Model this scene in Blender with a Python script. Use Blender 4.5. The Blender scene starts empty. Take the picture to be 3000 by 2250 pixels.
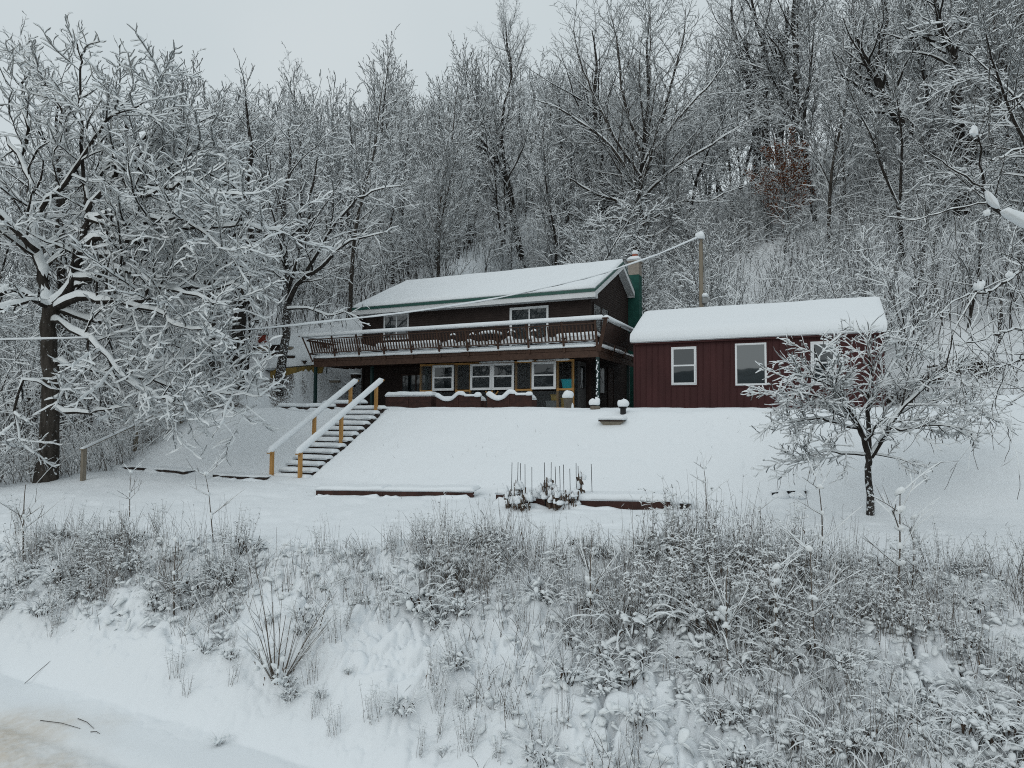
# Snow-covered house on a wooded hillside, seen from the air above the road.
import bpy, math, random
import numpy as np
from math import sin, cos, pi, sqrt, radians
SC = bpy.context.scene
COL = SC.collection
random.seed(7)
RNG = np.random.default_rng(11)

NTREES, NSAPS, NBRUSH, CLOUD, DENOISE = 285, 280, 11000, 6.65, False
# ------------------------------------------------------------------ camera
FPX = 1900.0                                   # focal length for a 3000 px wide frame
PITCH, ROLL, TH = math.atan(.05), .005, radians(25.0)
FW = np.array([0, cos(PITCH), sin(PITCH)]); UP0 = np.array([0, -sin(PITCH), cos(PITCH)]); RT0 = np.array([1., 0, 0])
RT = cos(ROLL)*RT0 + sin(ROLL)*UP0; UP = -sin(ROLL)*RT0 + cos(ROLL)*UP0
SD = np.array([cos(TH), -sin(TH), 0]); TD = np.array([sin(TH), cos(TH), 0])   # along the house front / into the hill

def ray(px, py): return FW + RT*(px-1500)/FPX - UP*(py-1125)/FPX
def at_d(px, py, d):                           # survey point at a distance d north of the camera
    r = ray(px, py); return r*(d/r[1])
def at_t(px, py, t):                           # survey point on the plane t (parallel to the house front)
    r = ray(px, py); p = r*(t/(r@TD)); return float(p@SD), float(p[2])
def W(s, t, z): return (s*SD[0]+t*TD[0], s*SD[1]+t*TD[1], z)
def st(x, y): return x*SD[0]+y*SD[1], x*TD[0]+y*TD[1]

cam = bpy.data.objects.new('camera', bpy.data.cameras.new('camera')); COL.objects.link(cam)
cam.data.sensor_width = 36; cam.data.lens = FPX/3000*36; cam.data.clip_start = .1; cam.data.clip_end = 6000
from mathutils import Matrix, Vector
M3 = Matrix(((RT[0], UP[0], -FW[0]), (RT[1], UP[1], -FW[1]), (RT[2], UP[2], -FW[2])))
cam.matrix_world = M3.to_4x4()
SC.camera = cam

# ------------------------------------------------------------------ noise
def _hash(ix, iy, seed):
    n = (ix.astype(np.int64)*374761393 + iy.astype(np.int64)*668265263 + seed*1442695041) & 0xffffffff
    n = ((n ^ (n >> 13))*1274126177) & 0xffffffff
    return ((n ^ (n >> 16)) & 0xffff)/65535.0
def vnoise(x, y, seed=0):
    x = np.asarray(x, float); y = np.asarray(y, float)
    ix = np.floor(x); iy = np.floor(y); fx = x-ix; fy = y-iy
    fx = fx*fx*fx*(fx*(fx*6-15)+10); fy = fy*fy*fy*(fy*(fy*6-15)+10)
    a = _hash(ix, iy, seed); b = _hash(ix+1, iy, seed); c = _hash(ix, iy+1, seed); d = _hash(ix+1, iy+1, seed)
    return (a*(1-fx)+b*fx)*(1-fy)+(c*(1-fx)+d*fx)*fy
def fbm(x, y, seed=0, o=4, g=.5):
    v = 0; a = 1; t = 0
    for i in range(o):
        v = v+a*vnoise(x*2**i+17.3*i, y*2**i-9.1*i, seed+i); t += a; a *= g
    return v/t
def sstep(a, b, x):
    u = np.clip((x-a)/(b-a), 0, 1); return u*u*(3-2*u)

# ------------------------------------------------------------------ terrain heights
_q0, _q1 = at_d(790, 1405, 19.9), at_d(877, 1405, 19.5); SL0, SR0, ST0 = float(_q0@SD), float(_q1@SD), float(_q1@TD)   # the steps' corridor
def crest_t(s): return np.interp(s, [-30, -13, -4.9, 1.9, 10], [7.3, 8.3, 10.2, 11.2, 12.0])
def crest_z(s): return np.interp(s, [-30, -13, -4.9, 1.9, 10], [-2.75, -2.62, -2.36, -2.4, -2.4])
def bank_mask(s, t):
    c = crest_t(s)
    return sstep(6.0, 7.2, t+.5*(vnoise(s*.6, t*.6, 5)-.5))*(1-sstep(c-.1, c+1.0, t))
def H(x, y, fine=True):
    x = np.asarray(x, float); y = np.asarray(y, float)
    s, t = st(x, y)
    ct, cz = crest_t(s), crest_z(s)
    toe = 6.5
    road = -4.36+0*t
    bank = -4.36+(cz+4.36)*np.clip((t-toe)/(ct-toe), 0, 1)**.85
    u = np.clip((t-ct)/np.maximum(13.2-ct, .3), 0, 1)
    lawn = cz+(-2.02-cz)*u
    slope = np.interp(t, [13.2, 14.6, 15.0, 18.75, 19.6, 21], [-2.02, -1.94, -1.86, .19, .29, .29])
    z = np.where(t < toe, road, np.where(t < ct, bank, np.where(t < 13.2, lawn, slope)))
    # left of the house the yard climbs earlier, right of the shed a little earlier
    t0 = np.interp(s, [-60, -24, -22.7, -21.3, -8, -6, 2, 5, 60], [16.5, 17.5, 19.0, 33.5, 35.5, 33, 30, 26.5, 26])
    hill = np.clip(t-t0, 0, None)
    slp = np.interp(s, [-60, -24, -10, 5, 60], [.50, .52, .60, .63, .66])
    rise = slp*(np.sqrt(hill*hill+9)-3)
    cap = np.interp(s, [-90, -50, -25, 0, 25, 70], [26, 29, 32, 34, 39, 44])
    rise = cap*(1-np.exp(-(rise/cap)*1.0-(rise/cap)**3*.9))*1.12
    far = np.clip(t-105, 0, None)
    z = z+rise-.06*far
    z = z-.16*sstep(SL0-.12, SL0+.02, s)*(1-sstep(SR0+.24, SR0+.42, s))*sstep(ST0-.05, ST0+.1, t)*(1-sstep(18.6, 18.9, t))
    z = z-.35*sstep(6, 14, s)*sstep(12, 20, t)*(1-sstep(26, 30, t))
    # snow bank pushed up right of the shed
    z = z+.55*np.exp(-(((s-6.6)/2.6)**2+((t-21.2)/1.1)**2))+.5*np.exp(-(((s-3.4)/1.0)**2+((t-20.9)/.8)**2))*vnoise(s*2, t*2, 91)
    z = z+.10*(fbm(s*.35, t*.35, 3)-.5)*sstep(6.5, 9, t)+.9*(fbm(s*.12, t*.12, 8)-.5)*sstep(28, 45, t)
    if fine:
        m = bank_mask(s, t)
        l1 = fbm(s*.9, t*.9, 21, 3)-.5
        l2 = np.abs(fbm(s*2.3, t*2.3, 33, 3)-.5)*2
        l3 = np.abs(fbm(s*5.2, t*5.2, 47, 2)-.5)*2
        wl = 1+.6*sstep(-8, 3, s)
        pk = .35+.65*sstep(.15, .5, (t-6.5)/(crest_t(s)-6.5)+.5*sstep(-4, -1, s))
        z = z+m*(.42*l1+wl*pk*(.135*np.tanh(l2*4.5)+.09*np.tanh(l3*4)-.12))
        lo = (1-m)*sstep(6.8, 8, t)*(1-sstep(30, 34, t))
        z = z+lo*(.075*(fbm(s*.9, t*.9, 61, 3)-.5)+.016*(vnoise(s*4, t*4, 71)-.5)-.035*sstep(.74, .9, vnoise(s*2.1, t*2.6, 72)))
        z = z+sstep(26, 40, t)*.18*(fbm(s*.8, t*.8, 62, 3)-.5)
        # ploughed, rutted slush on the road
        rd = 1-sstep(5.0, 6.0, t)
        z = z+rd*.075*(fbm(s*4, t*4, 81, 4, .65)-.5)
        z = z-.05*np.exp(-((t-4.75+.12*fbm(s*.4, t*0, 83, 2))/.22)**2)-.04*np.exp(-((t-5.55+.12*fbm(s*.4, t*0, 84, 2))/.16)**2)
        # old footprints beyond the lawn tree
        z = z-.05*sstep(.62, .8, vnoise(s*1.6, t*3.2, 77))*sstep(0, 3, s)*sstep(13, 15, t)*(1-sstep(20, 22, t))
    return z
def Hs(x, y, fine=True): return float(H(np.array([x]), np.array([y]), fine)[0])
def Hst(s, t, fine=True):
    p = W(s, t, 0); return Hs(p[0], p[1], fine)
def ground_hit(px, py, d0=4.0, d1=120.0):      # where the sight line through a survey pixel meets the ground
    r = ray(px, py); ds = np.linspace(d0, d1, 2400); k = ds/r[1]
    below = r[2]*k < H(r[0]*k, r[1]*k, False)
    i = int(np.argmax(below)) if below.any() else len(ds)-1
    p = r*k[i]; return np.array([p[0], p[1], Hs(p[0], p[1])])

# ------------------------------------------------------------------ materials
MATS = {}
def _mat(name):
    m = bpy.data.materials.new(name); m.use_nodes = True
    nt = m.node_tree; b = nt.nodes['Principled BSDF']; MATS[name] = m
    return m, nt, b
def N(nt, typ, **kw):
    n = nt.nodes.new(typ)
    for k, v in kw.items():
        if k in n.inputs: n.inputs[k].default_value = v
        else: setattr(n, k, v)
    return n
def noise_col(nt, b, c1, c2, scale, detail=4, stretch=(1, 1, 1), lo=.35, hi=.65, coord='Object'):
    tc = N(nt, 'ShaderNodeTexCoord'); mp = N(nt, 'ShaderNodeMapping'); mp.inputs['Scale'].default_value = stretch
    nz = N(nt, 'ShaderNodeTexNoise', Scale=scale, Detail=detail, Roughness=.6)
    nt.links.new(tc.outputs[coord], mp.inputs[0]); nt.links.new(mp.outputs[0], nz.inputs['Vector'])
    cr = N(nt, 'ShaderNodeValToRGB'); e = cr.color_ramp.elements
    e[0].position = lo; e[0].color = (*c1, 1); e[1].position = hi; e[1].color = (*c2, 1)
    nt.links.new(nz.outputs['Fac'], cr.inputs[0]); nt.links.new(cr.outputs[0], b.inputs['Base Color'])
    return nz, cr
def bump(nt, b, src, strength=.3, dist=.02):
    bp = N(nt, 'ShaderNodeBump', Strength=strength, Distance=dist)
    nt.links.new(src, bp.inputs['Height']); nt.links.new(bp.outputs[0], b.inputs['Normal'])
def solid(name, c1, c2=None, scale=6, rough=.7, stretch=(1, 1, 1), bmp=0, spec=.3):
    m, nt, b = _mat(name)
    nz, _ = noise_col(nt, b, c1, c2 or tuple(.75*x for x in c1), scale, 5, stretch)
    b.inputs['Roughness'].default_value = rough; b.inputs['Specular IOR Level'].default_value = spec
    if bmp: bump(nt, b, nz.outputs['Fac'], bmp, .01)
    return m
SNOWC = (.80, .835, .86)
def snow_mat(name, col=SNOWC, bs=14, bd=.006):
    m, nt, b = _mat(name)
    b.inputs['Base Color'].default_value = (*col, 1); b.inputs['Roughness'].default_value = .75; b.inputs['Specular IOR Level'].default_value = .15
    tc = N(nt, 'ShaderNodeTexCoord'); nz = N(nt, 'ShaderNodeTexNoise', Scale=bs, Detail=6, Roughness=.65)
    nt.links.new(tc.outputs['Object'], nz.inputs['Vector']); bump(nt, b, nz.outputs['Fac'], .5, bd)
    return m
SNOW = snow_mat('snow')
SNOWB = snow_mat('branch_snow', (.78, .815, .83))
def bark_mat(name, c1, c2, fleck=.60, scale=9):
    m, nt, b = _mat(name)
    nz, cr = noise_col(nt, b, c1, c2, scale, 5, (1, 1, .18))
    b.inputs['Roughness'].default_value = .9; b.inputs['Specular IOR Level'].default_value = .1
    tc = N(nt, 'ShaderNodeTexCoord'); n2 = N(nt, 'ShaderNodeTexNoise', Scale=13, Detail=4, Roughness=.7)
    nt.links.new(tc.outputs['Object'], n2.inputs['Vector'])
    rp = N(nt, 'ShaderNodeValToRGB'); rp.color_ramp.elements[0].position = fleck; rp.color_ramp.elements[1].position = fleck+.05
    nt.links.new(n2.outputs['Fac'], rp.inputs[0])
    mx = N(nt, 'ShaderNodeMix', data_type='RGBA')
    nt.links.new(rp.outputs[0], mx.inputs[0]); nt.links.new(cr.outputs[0], mx.inputs[6]); mx.inputs[7].default_value = (.72, .76, .78, 1)
    nt.links.new(mx.outputs[2], b.inputs['Base Color']); bump(nt, b, nz.outputs['Fac'], .8, .03)
    return m
BARK = bark_mat('bark', (.030, .026, .022), (.075, .066, .058), .64)
BARKD = bark_mat('dark_bark', (.016, .014, .012), (.045, .040, .036), .66)
BARKF = bark_mat('flecked_bark', (.022, .019, .017), (.06, .054, .05), .545, 8)
TWIG = solid('twig_bark', (.055, .048, .043), (.10, .09, .082), 3, .9, bmp=0, spec=.1)
STEM = solid('dry_stem', (.10, .082, .068), (.17, .145, .122), 4, .9, spec=.1)
STEMD = solid('dark_litter', (.028, .022, .018), (.06, .045, .035), 14, .95, spec=.1)
LEAFB = solid('rust_leaf', (.105, .036, .016), (.17, .060, .025), 5, .8, spec=.1)
LEAFD = solid('dead_leaf', (.075, .055, .042), (.14, .105, .080), 9, .9, spec=.1)
SIDING = solid('brown_siding', (.029, .021, .019), (.040, .029, .026), 2.2, .7, spec=.15)
SHEDM = solid('maroon_metal', (.046, .018, .018), (.066, .025, .025), 1.1, .6, (1, 1, .35), spec=.15)
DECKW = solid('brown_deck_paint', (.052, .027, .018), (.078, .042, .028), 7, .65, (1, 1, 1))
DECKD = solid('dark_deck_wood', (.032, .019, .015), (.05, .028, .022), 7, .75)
WHITE = solid('white_vinyl', (.70, .72, .73), (.74, .755, .765), 2, .45)
SOFFIT = solid('white_soffit', (.62, .645, .66), (.66, .68, .69), 2, .5)
GREENM = solid('green_metal', (.010, .075, .058), (.014, .088, .068), 3, .4, spec=.5)
GREENP = solid('green_paint', (.009, .062, .050), (.016, .088, .070), 5, .8)
GREEND = solid('dark_green_post', (.010, .030, .030), (.014, .040, .038), 5, .5)
BLOCK = solid('grey_block', (.25, .22, .19), (.33, .29, .25), 9, .95, bmp=.4)
CLAY = solid('clay_flue', (.28, .09, .06), (.36, .12, .08), 8, .9)
PINE = solid('yellow_pine', (.36, .185, .055), (.47, .26, .09), 5, .7, (1, 1, .3))
GREYW = solid('weathered_wood', (.19, .165, .13), (.27, .235, .19), 8, .9, (1, 1, .3), bmp=.3)
TIMBER = solid('dark_timber', (.018, .014, .012), (.045, .030, .024), 6, .9, bmp=.4)
REDT = solid('red_brown_timber', (.036, .018, .015), (.062, .028, .022), 5, .85, bmp=.3)
TEAL = solid('teal_plastic', (.0, .36, .42), (.005, .42, .48), 2, .4, spec=.5)
YELLOW = solid('yellow_plastic', (.50, .30, .015), (.56, .35, .03), 2, .5)
GREYP = solid('grey_plastic', (.22, .23, .23), (.28, .29, .29), 3, .6)
POTM = solid('grey_brown_pot', (.13, .11, .09), (.19, .17, .14), 7, .9)
BLACKM = solid('black_metal', (.012, .012, .013), (.02, .02, .022), 3, .5)
REDP = solid('red_box_paint', (.16, .028, .02), (.22, .045, .03), 6, .8)
YWALL = solid('mossy_yellow_boards', (.15, .12, .05), (.34, .22, .06), 3.5, .9, (1, 1, 1), bmp=.3)
POLEW = solid('pole_wood', (.20, .17, .13), (.27, .23, .18), 6, .9, (1, 1, .15))
DOORG = solid('grey_door', (.09, .09, .09), (.11, .11, .11), 3, .6)
HILLM = solid('far_woods', (.06, .065, .07), (.12, .13, .14), .05, 1)
def glass_mat(name, col, ior, rough=.02):
    m, nt, b = _mat(name)
    b.inputs['Base Color'].default_value = (*col, 1); b.inputs['Roughness'].default_value = rough
    b.inputs['IOR'].default_value = ior; b.inputs['Specular IOR Level'].default_value = .5
    tc = N(nt, 'ShaderNodeTexCoord'); nz = N(nt, 'ShaderNodeTexNoise', Scale=1.3, Detail=1)
    nt.links.new(tc.outputs['Object'], nz.inputs['Vector']); bump(nt, b, nz.outputs['Fac'], .12, .01)
    return m
GLASS = glass_mat('window_glass', (.012, .016, .018), 1.75)
GLASSM = glass_mat('mirroring_glass', (.020, .028, .030), 2.5)
GLASSB = glass_mat('bright_glass', (.018, .024, .027), 1.9)
def panel_mat(name, k):
    m, nt, b = _mat(name)
    out = nt.nodes['Material Output']
    tr = N(nt, 'ShaderNodeBsdfTransparent'); tr.inputs[0].default_value = (.78, .82, .84, 1)
    b.inputs['Base Color'].default_value = (.10, .11, .115, 1); b.inputs['Roughness'].default_value = .25
    mx = N(nt, 'ShaderNodeMixShader'); mx.inputs[0].default_value = k
    nt.links.new(tr.outputs[0], mx.inputs[1]); nt.links.new(b.outputs[0], mx.inputs[2]); nt.links.new(mx.outputs[0], out.inputs[0])
    return m
PANEL = panel_mat('clear_corrugated_panel', .30); PANELC = panel_mat('clearest_panel', .10)
def ground_mat():
    m, nt, b = _mat('snowy_ground')
    b.inputs['Roughness'].default_value = .8; b.inputs['Specular IOR Level'].default_value = .12
    at = N(nt, 'ShaderNodeAttribute', attribute_name='litter'); ar = N(nt, 'ShaderNodeAttribute', attribute_name='slush')
    tc = N(nt, 'ShaderNodeTexCoord')
    nl = N(nt, 'ShaderNodeTexNoise', Scale=16, Detail=5, Roughness=.7); nt.links.new(tc.outputs['Object'], nl.inputs['Vector'])
    nb = N(nt, 'ShaderNodeTexNoise', Scale=9, Detail=7, Roughness=.62); nt.links.new(tc.outputs['Object'], nb.inputs['Vector'])
    cr = N(nt, 'ShaderNodeValToRGB'); e = cr.color_ramp.elements
    e[0].position = .35; e[0].color = (.035, .028, .022, 1); e[1].position = .7; e[1].color = (.12, .10, .085, 1)
    nt.links.new(nl.outputs['Fac'], cr.inputs[0])
    # slush tint
    cs = N(nt, 'ShaderNodeMix', data_type='RGBA'); cs.inputs[6].default_value = (*SNOWC, 1); cs.inputs[7].default_value = (.60, .55, .48, 1)
    ms = N(nt, 'ShaderNodeMath', operation='MULTIPLY'); nt.links.new(ar.outputs['Fac'], ms.inputs[0]); nt.links.new(nb.outputs['Fac'], ms.inputs[1])
    nt.links.new(ms.outputs[0], cs.inputs[0])
    ad = N(nt, 'ShaderNodeMath', operation='ADD'); nt.links.new(at.outputs['Fac'], ad.inputs[0])
    sb = N(nt, 'ShaderNodeMath', operation='MULTIPLY_ADD'); nt.links.new(nl.outputs['Fac'], sb.inputs[0]); sb.inputs[1].default_value = .9; sb.inputs[2].default_value = -.45
    nt.links.new(sb.outputs[0], ad.inputs[1])
    st_ = N(nt, 'ShaderNodeValToRGB'); st_.color_ramp.elements[0].position = .46; st_.color_ramp.elements[1].position = .56
    nt.links.new(ad.outputs[0], st_.inputs[0])
    mx = N(nt, 'ShaderNodeMix', data_type='RGBA'); nt.links.new(st_.outputs[0], mx.inputs[0])
    nt.links.new(cs.outputs[2], mx.inputs[6]); nt.links.new(cr.outputs[0], mx.inputs[7]); nt.links.new(mx.outputs[2], b.inputs['Base Color'])
    bump(nt, b, nb.outputs['Fac'], .5, .012)
    return m
GROUND = ground_mat()

# ------------------------------------------------------------------ objects and meshes
def tag(o, label=None, cat=None, group=None, kind=None):
    if label: o['label'] = label
    if cat: o['category'] = cat
    if group: o['group'] = group
    if kind: o['kind'] = kind
    return o
def empty(name, loc=(0, 0, 0), rz=0):
    o = bpy.data.objects.new(name, None); COL.objects.link(o); o.location = loc; o.rotation_euler = (0, 0, rz); o.empty_display_size = .2
    return o
def np_mesh(name, V, Fq, mat, smooth=True, Ft=None):
    me = bpy.data.meshes.new(name)
    V = np.asarray(V, np.float32); Fq = np.asarray(Fq, np.int32).reshape(-1, 4)
    nq = len(Fq); nt_ = 0 if Ft is None else len(Ft)
    me.vertices.add(len(V)); me.vertices.foreach_set('co', V.ravel())
    loops = Fq.ravel()
    if nt_: loops = np.concatenate([loops, np.asarray(Ft, np.int32).ravel()])
    me.loops.add(len(loops)); me.loops.foreach_set('vertex_index', loops)
    me.polygons.add(nq+nt_)
    start = np.concatenate([np.arange(nq)*4, nq*4+np.arange(nt_)*3]).astype(np.int32)
    me.polygons.foreach_set('loop_start', start)
    if smooth: me.polygons.foreach_set('use_smooth', np.ones(nq+nt_, bool))
    for m in (mat if isinstance(mat, (list, tuple)) else [mat]): me.materials.append(m)
    me.update(calc_edges=True); me.validate()
    return me
def obj(name, me, parent=None, **kw):
    o = bpy.data.objects.new(name, me); COL.objects.link(o)
    if parent: o.parent = parent
    return tag(o, **kw)

class MB:
    """collects boxes, prisms and tubes; build() links them as one mesh object"""
    def __init__(self): self.v = []; self.f = []; self.sm = []
    def add(self, vs, fs, smooth=False):
        b = len(self.v); self.v += [tuple(map(float, p)) for p in vs]; self.f += [tuple(b+i for i in f) for f in fs]; self.sm += [smooth]*len(fs)
        return self
    def hexa(self, c): return self.add(c, [(0, 3, 2, 1), (4, 5, 6, 7), (0, 1, 5, 4), (1, 2, 6, 5), (2, 3, 7, 6), (3, 0, 4, 7)])
    def box(self, s0, s1, t0, t1, z0, z1):          # axis-aligned in the house frame
        return self.hexa([W(s0, t0, z0), W(s1, t0, z0), W(s1, t1, z0), W(s0, t1, z0), W(s0, t0, z1), W(s1, t0, z1), W(s1, t1, z1), W(s0, t1, z1)])
    def lbox(self, x0, x1, y0, y1, z0, z1):         # local axes
        return self.hexa([(x0, y0, z0), (x1, y0, z0), (x1, y1, z0), (x0, y1, z0), (x0, y0, z1), (x1, y0, z1), (x1, y1, z1), (x0, y1, z1)])
    def bar(self, a, b, w, h, up=(0, 0, 1)):        # square bar from a to b
        a = Vector(a); b = Vector(b); d = (b-a).normalized(); u = Vector(up); x = d.cross(u)
        if x.length < 1e-4: x = d.cross(Vector((1, 0, 0)))
        x.normalize(); y = x.cross(d).normalized(); x = x*w/2; y = y*h/2
        return self.hexa([a-x-y, a+x-y, b+x-y, b-x-y, a-x+y, a+x+y, b+x+y, b-x+y])
    def tube(self, pts, rs, n=10, cap=True):
        P = [Vector(p) for p in pts]; rs = rs if isinstance(rs, (list, tuple)) else [rs]*len(P); vs = []; fs = []
        for i, p in enumerate(P):
            d = (P[min(i+1, len(P)-1)]-P[max(i-1, 0)]).normalized()
            x = d.cross(Vector((0, 0, 1)))
            if x.length < .05: x = d.cross(Vector((0, 1, 0)))
            x.normalize(); y = d.cross(x)
            vs += [p+(x*cos(2*pi*k/n)+y*sin(2*pi*k/n))*rs[i] for k in range(n)]
        for i in range(len(P)-1):
            for k in range(n): fs.append((i*n+k, i*n+(k+1) % n, (i+1)*n+(k+1) % n, (i+1)*n+k))
        self.add(vs, fs, True)
        if cap: self.add(vs[:n][::-1], [tuple(range(n))]); self.add(vs[-n:], [tuple(range(n))])
        return self
    def lathe(self, c, prof, n=20):                 # prof: (r, z) from bottom to top
        vs = []; fs = []
        for r, z in prof: vs += [(c[0]+r*cos(2*pi*k/n), c[1]+r*sin(2*pi*k/n), c[2]+z) for k in range(n)]
        for i in range(len(prof)-1):
            for k in range(n): fs.append((i*n+k, i*n+(k+1) % n, (i+1)*n+(k+1) % n, (i+1)*n+k))
        fs.append(tuple(range(n))[::-1]); m = len(prof)-1; fs.append(tuple(m*n+k for k in range(n)))
        return self.add(vs, fs, True)
    def build(self, name, mat, parent=None, bevel=0, **kw):
        me = bpy.data.meshes.new(name); me.from_pydata(self.v, [], self.f); me.materials.append(mat)
        me.polygons.foreach_set('use_smooth', self.sm); me.update()
        o = obj(name, me, parent, **kw)
        if bevel:
            md = o.modifiers.new('bevel', 'BEVEL'); md.width = bevel; md.segments = 2; md.limit_method = 'ANGLE'
        return o

def snow_sheet(name, A, B, C, D, thick, rnd, parent, nu=60, nv=16, amp=.03, freq=1.2, over=.03, seed=1, lobes=0, mat=None, dip=None, emin=.22, bulge=0, **kw):
    """pillow of snow on the quad A B C D (A-B one edge, D-C the other): rounded edges, uneven thickness"""
    A, B, C, D = (np.array(p, float) for p in (A, B, C, D))
    LU = np.linalg.norm(B-A); LV = np.linalg.norm(D-A)
    u = np.linspace(0, 1, nu); v = np.linspace(0, 1, nv)
    # denser rows near the edges
    u = .5-.5*np.cos(pi*u) if LU < 4*thick*8 else u
    ed = min(.45, rnd/LU); u = np.unique(np.concatenate([np.linspace(0, ed, 6), np.linspace(ed, 1-ed, nu), np.linspace(1-ed, 1, 6)]))
    ed = min(.45, rnd/LV); v = np.unique(np.concatenate([np.linspace(0, ed, 6), np.linspace(ed, 1-ed, nv), np.linspace(1-ed, 1, 6)]))
    U, Vv = np.meshgrid(u, v, indexing='ij')
    P = (A*(1-U)[..., None]+B*U[..., None])*(1-Vv)[..., None]+(D*(1-U)[..., None]+C*U[..., None])*Vv[..., None]
    # overhang
    P = P+((U-.5)*2)[..., None]*((B-A)/LU)*over+((Vv-.5)*2)[..., None]*((D-A)/LV)*over
    du = np.minimum(U, 1-U)*LU; dv = np.minimum(Vv, 1-Vv)*LV
    def rr(d):
        q = np.clip(1-d/rnd, 0, 1); return np.sqrt(np.clip(1-q*q, 0, 1))
    h = thick*(emin+(1-emin)*rr(du)*rr(dv))
    nz = fbm(U*LU*freq+seed*7.7, Vv*LV*freq+seed*3.1, seed, 3)-.5
    h = h*(1+2*amp/thick*nz)
    if dip: h = h*dip(U, Vv)
    edge = (du < 1e-6) | (dv < 1e-6)
    top = P.copy(); top[..., 2] += h
    if bulge:                                       # a fat rounded lip along the first edge
        n_ = 7; D0 = (D-A)/LV; lip_ = []
        for q in range(1, n_):
            a_ = q/n_*pi; r_ = top[:, 0].copy(); r_[:, 2] -= h[:, 0]*(q/n_); r_ += -D0*(bulge*sin(a_)*(.9+.5*nz[:, :1])); lip_.append(r_)
        lip_ = np.stack(lip_[::-1], 1); top = np.concatenate([lip_, top], 1); P = np.concatenate([np.repeat(P[:, :1], n_-1, 1), P], 1); dv = np.concatenate([np.repeat(dv[:, :1], n_-1, 1), dv], 1); Vv = np.concatenate([np.repeat(Vv[:, :1], n_-1, 1), Vv], 1); U = np.concatenate([np.repeat(U[:, :1], n_-1, 1), U], 1)
    if lobes:                                       # ragged lip hanging over the long edges
        lip = (fbm(U*LU*2.2+seed, Vv*3, seed+5, 3)-.5)*lobes
        top[..., 2] += np.where(dv < rnd*.3, np.minimum(lip, 0), 0)
    nu_, nv_ = U.shape
    V0 = top.reshape(-1, 3)
    idx = np.arange(nu_*nv_).reshape(nu_, nv_)
    F = np.stack([idx[:-1, :-1], idx[1:, :-1], idx[1:, 1:], idx[:-1, 1:]], -1).reshape(-1, 4)
    ring = np.concatenate([idx[:, 0], idx[-1, 1:], idx[-2::-1, -1], idx[0, -2:0:-1]])
    bot = P.reshape(-1, 3)[ring].copy()
    cen = bot.mean(0); bot = bot+(cen-bot)*np.minimum(.5, (over*1.0)/np.maximum(np.linalg.norm(cen-bot, axis=1), 1e-3))[:, None]
    if lobes: bot[:, 2] = np.minimum(bot[:, 2], V0[ring][:, 2]-.01)
    b0 = len(V0); n = len(ring); k = np.arange(n)
    F2 = np.stack([ring[k], b0+k, b0+(k+1) % n, ring[(k+1) % n]], -1)[:, ::-1]
    me = np_mesh(name, np.concatenate([V0, bot]), np.concatenate([F, F2]), mat or SNOW)
    return obj(name, me, parent, **kw)

def snow_bar(name, pts, w, h, parent, n=9, amp=.25, freq=3.0, seed=1, mat=None, **kw):
    """rounded loaf of snow along a polyline lying on top of a rail, plank or wire"""
    P = []
    for a, b in zip(pts[:-1], pts[1:]):
        a = np.array(a, float); b = np.array(b, float); k = max(2, int(np.linalg.norm(b-a)/.12))
        P += [a+(b-a)*i/k for i in range(k)]
    P.append(np.array(pts[-1], float)); P = np.array(P)
    T = np.gradient(P, axis=0); T /= np.linalg.norm(T, axis=1)[:, None]
    S = np.cross(T, [0, 0, 1]); S /= np.linalg.norm(S, axis=1)[:, None]; Un = np.cross(S, T)
    L = np.concatenate([[0], np.cumsum(np.linalg.norm(np.diff(P, axis=0), axis=1))])
    nz = fbm(L*freq+seed*5.3, L*0+seed, seed, 3)-.5
    e = np.minimum(L, L[-1]-L); en = np.sqrt(np.clip(1-np.clip(1-e/(h*.9), 0, 1)**2, .03, 1))
    ang = np.linspace(-.12*pi, 1.12*pi, n)
    V = []
    for j in range(n):
        V.append(P+S*(np.cos(ang[j])*w/2*(.6+.4*en)*(1+amp*.3*nz))[:, None]+Un*((np.sin(ang[j])*h*en*(1+amp*2*nz)))[:, None])
    V = np.stack(V, 1); m = len(P); idx = np.arange(m*n).reshape(m, n)
    F = np.stack([idx[:-1, :-1], idx[:-1, 1:], idx[1:, 1:], idx[1:, :-1]], -1).reshape(-1, 4)
    F2 = np.stack([idx[:-1, n-1], idx[:-1, 0], idx[1:, 0], idx[1:, n-1]], -1)
    tri = [(idx[0, 0], idx[0, j+1], idx[0, j]) for j in range(1, n-1)]+[(idx[-1, 0], idx[-1, j], idx[-1, j+1]) for j in range(1, n-1)]
    me = np_mesh(name, V.reshape(-1, 3), np.concatenate([F, F2]), mat or SNOW, True, tri)
    return obj(name, me, parent, **kw)

def snow_ball(name, c, rx, rz, parent, n=18, amp=.15, seed=1, ry=None, **kw):
    """a rounded lump of settled snow, flat underneath"""
    vs = []; m = 9; ry = ry or rx
    for i in range(m+1):
        a = -.18*pi+(.68*pi)*i/m
        for k in range(n):
            b = 2*pi*k/n; q = 1+amp*(float(vnoise(np.array([cos(b)*1.5+seed*3.7+i*.25]), np.array([sin(b)*1.5+seed]), seed)[0])-.5)*2
            vs.append((c[0]+rx*q*cos(a)*cos(b), c[1]+ry*q*cos(a)*sin(b), c[2]+rz*q*(sin(a)+.5)))
    fs = [(i*n+k, i*n+(k+1) % n, (i+1)*n+(k+1) % n, (i+1)*n+k) for i in range(m) for k in range(n)]
    mb = MB(); mb.add(vs, fs, True); mb.add(vs[:n][::-1], [tuple(range(n))], False)
    return mb.build(name, SNOW, parent, **kw)
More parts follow.
